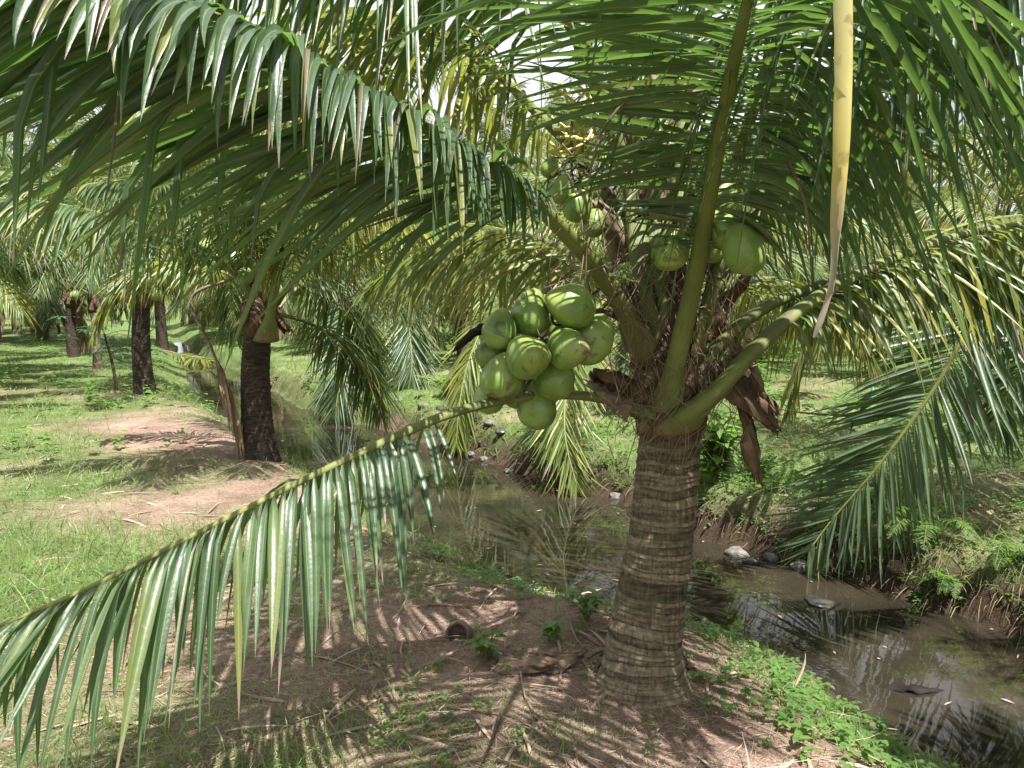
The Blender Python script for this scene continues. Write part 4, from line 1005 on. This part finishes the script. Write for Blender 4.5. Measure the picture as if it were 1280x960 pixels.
stone(503, 673, 9, 'smaller grey stone just left of the pale one on the near bank', M_stone, z=-.12, seed=41)
stone(524, 674, 9, 'grey stone at the waterline touching the pale near-bank stone', M_stone, z=-.14, seed=42)
stone(602, 758, 6, 'tiny white stone at the end of the pale stick', M_stone, z=-.05, seed=43)

# floating dead spathe
p = G(1145, 863, WZ)
g = spathe_geo([(-.17, .05, -.01), (-.08, .01, .004), (.05, -.01, .004), (.17, .02, -.01)], .032, 5)
o = link('dead_spathe', g.mesh('dead_spathe', M_spathe), None, tuple(p)); tag(o, 'black dead flower spathe floating on the water near the bottom right', 'plant debris')

# coconut husk with a dark hollow
g_ = ground_pt(574, 800)
def husk(label, loc, r, tilt, mat=M_husk, seed=0):
    n, m = 20, 12; th = np.linspace(0, 2 * math.pi, n, endpoint=False); vs_ = []
    for lay, k in ((1, 1.0), (-1, .78)):
        for ph in np.linspace(0, math.pi * .62, m)[::lay]:
            w = 1 + .12 * (vnoise(np.cos(th) * 2 + 5, np.sin(th) * 2 + 5, ph * 2, seed) - .5)
            vs_.append(np.stack([np.sin(ph) * np.cos(th) * r * k * w, np.sin(ph) * np.sin(th) * r * k * w, -math.cos(ph) * r * k * 1.15 + 0 * th], 1))
    v = np.concatenate(vs_); rows = len(vs_); i = np.arange(rows - 1)[:, None] * n; j = np.arange(n)[None]; kk = (j + 1) % n
    g = Geo(); g.add(v, np.stack([i + j, i + kk, i + n + kk, i + n + j], -1).reshape(-1, 4))
    o = link('coconut_husk', g.mesh('coconut_husk', mat), None, (loc[0], loc[1], loc[2] + r * .35), tilt); tag(o, label, 'coconut husk'); return o
husk('old hollow coconut husk with its dark opening facing up, on the dry litter', g_, .065, (1.1, .3, -.5))
# bark plates
for n_, (px, py, L_, W_, a, lab) in enumerate([(655, 838, .22, .09, -20, 'curled brown bark plate left of the stout trunk, the one nearer the husk'), (702, 833, .20, .075, 5, 'flat reddish bark plate between the curled one and the stout trunk')]):
    g_ = ground_pt(px, py); d = (math.cos(R(a)), math.sin(R(a)), 0)
    g = sheath_geo((0, 0, 0), d, (0, 0, 1), L_, W_, 50 + n_, .35, .01, .006, .2)
    o = link('bark_plate', g.mesh('bark_plate', M_husk), None, (g_[0] - d[0] * L_ / 2, g_[1] - d[1] * L_ / 2, g_[2] + .045)); tag(o, lab, 'bark piece')
def stick(pts, r_, label, mat, name='stick'):
    q = np.array([ground_pt(*p_) for p_ in pts]); q[:, 2] += r_ * 1.2; o0 = q[0].copy()
    c, _ = spline(q - o0, 24); c[:, 2] = np.array([hz(a[0] + o0[0], a[1] + o0[1]) - o0[2] for a in c]) + r_ * 1.6
    g = Geo(); tube(g, c, np.linspace(r_, r_ * .5, 24), np.linspace(r_, r_ * .5, 24), seg=8, wob=.4, seed=3)
    o = link(name, g.mesh(name, mat), None, tuple(o0)); tag(o, label, 'stick')
stick([(625, 900), (618, 922), (603, 955)], .008, 'short black stick lying on the dry litter at the bottom edge', M_twig)
stick([(535, 757), (565, 760), (598, 763)], .007, 'pale bleached stick on the litter near the water', M_sheath_pale)
stick([(560, 888), (640, 900), (680, 925), (720, 945)], .004, 'long thin pale twig on the litter in front of the black stick', M_sheath_pale)
stick([(655, 870), (668, 895), (690, 925)], .006, 'grey frayed twig running down from the curled bark plate', M_stalk_dry)
# roots at the far waterline
g = Geo(); rs = np.random.default_rng(4); o0 = P(893, 660, 6.1)
for pts in ([(866, 690, 6.0), (880, 672, 6.05), (897, 655, 6.15)], [(880, 692, 5.9), (905, 688, 5.9), (915, 670, 6.0)], [(893, 655, 6.0), (897, 670, 5.95), (912, 678, 5.95)]):
    c, _ = spline(PP(*pts) - o0, 12); tube(g, c, .010, .010, seg=6, wob=.3)
o = link('root', g.mesh('root', M_stalk_dry), None, tuple(o0)); tag(o, 'bare tangled roots reaching the water below the broad-leaved shrub', 'roots')
# fallen dead fronds on the ground across the ditch
def fallen(label, pts, Ml, seed, lift=.12, Lm=.5):
    q = np.array([bank_pt(*p_) for p_ in pts]); q[:, 2] += lift * np.array([.6, 1, .6])[:len(q)]; o0 = q[0].copy(); r = thing('fallen_frond', label, 'dead frond', tuple(o0))
    frond(r, q, M_stalk_dry, Ml, n=50, s0=.15, Lmax=Lm, W=.045, droop=.6, seed=seed, beta=0, r0=.03, r1=.02)
fallen('reddish brown dead frond lying on the far bank behind the slim dark trunk', [(262, 462, 15.5), (300, 468, 15.3), (345, 470, 15.2)], M_leaf_dry, 1)
fallen('heap-like yellowing fallen frond on the grass right of the very dark trunk', [(205, 440, 20.5), (232, 432, 20.5), (262, 436, 20.0)], M_leaf_y, 2, .3, .9)
fallen('small dry brown frond lying on the bright grass across the ditch', [(975, 505, 10.5), (1000, 500, 10.5), (1030, 502, 10.6)], M_leaf_dry, 3, .05)

# ------------------------------------------------------------------ STUFF: grass, litter, ground weeds
def scatter(n, rmin, rmax, seed, power=2.0, half=42):
    rs = np.random.default_rng(seed); u = rs.random(n)
    e = 2 - power
    r = rmin * (rmax / rmin) ** u if abs(e) < 1e-6 else (rmin ** e + u * (rmax ** e - rmin ** e)) ** (1 / e)
    a = np.radians(rs.uniform(-half, half, n)); return r * np.sin(a), r * np.cos(a), r, rs
def canal_d(x, y):
    s, w = sw(np.stack([x, y], -1)); l, r = canal_edges(s); return l - w, w - r
def blades(n, rmin, rmax, seed, hlo, hhi, wid, cond, lean=.5, power=2.0, name='grass', mat=None, zfun=None, segs=3, curve=1.0):
    x, y, r, rs = scatter(n, rmin, rmax, seed, power)
    k = cond(x, y, rs); x, y, r = x[k], y[k], r[k]; n = len(x)
    z = height(x, y); az = rs.uniform(0, 6.283, n); ln = rs.random(n) ** 1.5 * lean
    d = nrm(np.stack([np.cos(az) * ln, np.sin(az) * ln, np.ones(n)], 1)); az2 = rs.uniform(0, 6.283, n)
    wref = np.stack([np.cos(az2), np.sin(az2), np.zeros(n)], 1)
    h = rs.uniform(hlo, hhi, n) * (.6 + .8 * vnoise(x * 1.7, y * 1.7, 0, 55)); w = wid * rs.uniform(.6, 1.3, n) * np.maximum(1, (r / 5) ** .7)
    return leaflet_strips(np.stack([x, y, z - .005], 1), d, wref, h, w, rs.uniform(.1, 1.4, n) * curve, rs.random(n), segs, .15, nrm(np.stack([np.cos(az), np.sin(az), 0 * az], 1)) * rs.uniform(.2, 1.2, n)[:, None])
gg = Geo()
def c_left(x, y, rs):
    dl, dr = canal_d(x, y); m = grass_mask(x, y) * (.35 + .9 * vnoise(x * 4.5, y * 4.5, 0, 61)); return (np.maximum(dl, dr) > .08) & (rs.random(len(x)) < m ** 1.5 * 1.25)
V, q, A = blades(120000, 2.2, 30, 1, .03, .12, .0045, c_left); gg.add(V, q, None, A)
V, q, A = blades(60000, 2.2, 14, 2, .02, .06, .004, lambda x, y, rs: (lambda d: (np.maximum(*d) > .05) & (rs.random(len(x)) < .12 + grass_mask(x, y)))(canal_d(x, y)), lean=1.5); gg.add(V, q, None, A)
V, q, A = blades(9000, 2.4, 14, 3, .12, .32, .006, lambda x, y, rs: (canal_d(x, y)[0] > .3) & (rs.random(len(x)) < sm(grass_mask(x, y), .45, .9)) & (x < -.6), lean=.7); gg.add(V, q, None, A)
# long grass on the far bank edge hanging over
V, q, A = blades(110000, 4, 18, 4, .08, .26, .005, lambda x, y, rs: (lambda d: (d > .03) & (d < .5) & (rs.random(len(x)) < vnoise(x * 2.2, y * 2.2, 0, 77) * 1.5))(canal_d(x, y)[1]), lean=1.6, curve=2.2, power=1.6); gg.add(V, q, None, A)
print('grass verts', gg.n)
tag(link('grass', gg.mesh('grass', M_grass)), 'short green grass growing over both banks and between the palms', 'grass', kind='stuff')

# straw litter lying flat
g = Geo(); x, y, r, rs = scatter(60000, 2.2, 11, 11, 1.7)
dl, dr = canal_d(x, y); k = ((dl > .12) | (dr > .15)) & (rs.random(len(x)) > grass_mask(x, y) * .85); x, y, r = x[k], y[k], r[k]; n = len(x)
z = height(x, y); az = rs.uniform(0, 6.283, n); d = nrm(np.stack([np.cos(az), np.sin(az), rs.normal(.06, .1, n)], 1)); wref = nrm(np.stack([-np.sin(az), np.cos(az), rs.normal(0, .6, n)], 1))
V, q, A = leaflet_strips(np.stack([x, y, z + .004], 1), d, wref, rs.uniform(.02, .12, n) * np.where(rs.random(n) < .04, 2.5, 1), rs.uniform(.001, .0035, n), rs.uniform(0, .3, n), rs.random(n), 3, .2, wref * rs.normal(0, .5, n)[:, None])
g.add(V, q, None, A)
x, y, r, rs = scatter(700, 2.2, 11, 12, 1.4)
dl, dr = canal_d(x, y); k = ((dl > .12) | (dr > .3)); x, y, r = x[k], y[k], r[k]; n = len(x)
z = height(x, y); az = rs.uniform(0, 6.283, n); d = nrm(np.stack([np.cos(az), np.sin(az), rs.uniform(.02, .12, n)], 1)); wref = nrm(np.stack([-np.sin(az), np.cos(az), rs.normal(0, .8, n)], 1))
V, q, A = leaflet_strips(np.stack([x, y, z + .012], 1), d, wref, rs.uniform(.12, .40, n), rs.uniform(.006, .018, n), rs.uniform(.1, .4, n), rs.random(n), 6, .5, wref * rs.normal(0, .5, n)[:, None])
g.add(V, q, None, A)
tag(link('straw_litter', g.mesh('straw_litter', M_straw)), 'dry brown straw and leaf litter covering the bare soil', 'litter', kind='stuff')

gf = Geo(); x, y, r, rs = scatter(1500, 3.0, 16, 15, 1.5)
dl, dr = canal_d(x, y); k = (np.maximum(dl, dr) < -.03) & (rs.random(len(x)) < np.exp(np.maximum(dl, dr) * 5) + .10); x, y = x[k], y[k]; n = len(x)
az = rs.uniform(0, 6.283, n); d = np.stack([np.cos(az), np.sin(az), 0 * az], 1)
broad_leaves(gf, np.stack([x, y, np.full(n, WZ + .006)], 1), d, rs.uniform(.015, .07, n), rs.uniform(.006, .022, n), rs.random(n), 0.0, 3)
tag(link('floating_leaves', gf.mesh('floating_leaves', M_straw)), 'small dry leaf scraps and scum floating along the ditch', 'floating leaves', kind='stuff')
# dry hanging roots of the cut bank
g = Geo(); x, y, r, rs = scatter(26000, 3.5, 14, 21, 1.6)
_, dr = canal_d(x, y); k = (dr > .02) & (dr < .30) & (r < 9); x, y = x[k], y[k]; n = len(x); z = height(x, y)
az = rs.uniform(0, 6.283, n); d = nrm(np.stack([-V_[0] * .8 + np.cos(az) * .3, -V_[1] * .8 + np.sin(az) * .3, np.full(n, .1)], 1)); wref = np.tile([U[0], U[1], 0], (n, 1)) * 1.
V, q, A = leaflet_strips(np.stack([x, y, z], 1), d, wref, rs.uniform(.05, .2, n), rs.uniform(.002, .005, n), rs.uniform(1, 5, n), rs.random(n), 4, .2, None)
g.add(V, q, None, A)
tag(link('dry_roots', g.mesh('dry_roots', M_leaf_dry)), 'dry roots and dead grass hanging down the cut far bank', 'roots', kind='stuff')

# ground-cover weeds: little rosettes of oval leaves
def weeds(n, rmin, rmax, seed, cond, L, H, nl=6, power=1.6):
    x, y, r, rs = scatter(n, rmin, rmax, seed, power); k = cond(x, y, rs); x, y, r = x[k], y[k], r[k]; n = len(x); z = height(x, y)
    xs, ys, zs = [np.repeat(a, nl) for a in (x, y, z)]; m = len(xs); az = rs.uniform(0, 6.283, m); hh = np.repeat(rs.uniform(.3, 1, n) * H, nl) * rs.uniform(.3, 1, m)
    d = nrm(np.stack([np.cos(az), np.sin(az), rs.uniform(.0, .7, m)], 1)); sc = np.repeat(rs.uniform(.5, 1.2, n), nl)
    g = Geo(); broad_leaves(g, np.stack([xs + rs.normal(0, .012, m), ys + rs.normal(0, .012, m), zs + hh], 1), d, L * sc * rs.uniform(.7, 1.1, m), L * .55 * sc, np.repeat(rs.random(n), nl) * .7 + rs.random(m) * .3, .5, 3)
    return g
G1 = Geo()
def cw1(x, y, rs):
    dl, _ = canal_d(x, y); return (dl > .05) & (dl < 1.15) & (rs.random(len(x)) < (1.25 - dl) * vnoise(x * 3, y * 3, 0, 91) ** 1.5 * 1.3 * np.where(x > .5, 1.6, .5))
def cw2(x, y, rs):
    dl, _ = canal_d(x, y); return (dl > .3) & (rs.random(len(x)) < .05 + .5 * (vnoise(x * 2.2, y * 2.2, 0, 92) > .68))
def cw3(x, y, rs):
    _, dr = canal_d(x, y); return (dr > .03) & (dr < 2.2) & (rs.random(len(x)) < vnoise(x * 2.5, y * 2.5, 0, 93) ** 1.3)
for g_ in (weeds(6000, 2.3, 7, 31, cw1, .045, .08, 8), weeds(5000, 2.3, 9, 32, cw2, .03, .05), weeds(26000, 3.5, 10, 33, cw3, .038, .10),
           weeds(14000, 8, 32, 34, lambda x, y, rs: (lambda d: (np.maximum(*d) > .1) & (rs.random(len(x)) < (vnoise(x * .55, y * .55, 0, 94) > .56) * np.where(d[1] > 0, .9, .35) * vnoise(x * 2, y * 2, 0, 95)))(canal_d(x, y)), .11, .38, 7, 1.0)):
    G1.add(np.concatenate(g_.v), np.concatenate(g_.q), None, np.concatenate(g_.a))
tag(link('ground_weeds', G1.mesh('ground_weeds', M_weed)), 'low bright green broad-leaved weeds creeping over both banks', 'weeds', kind='stuff')
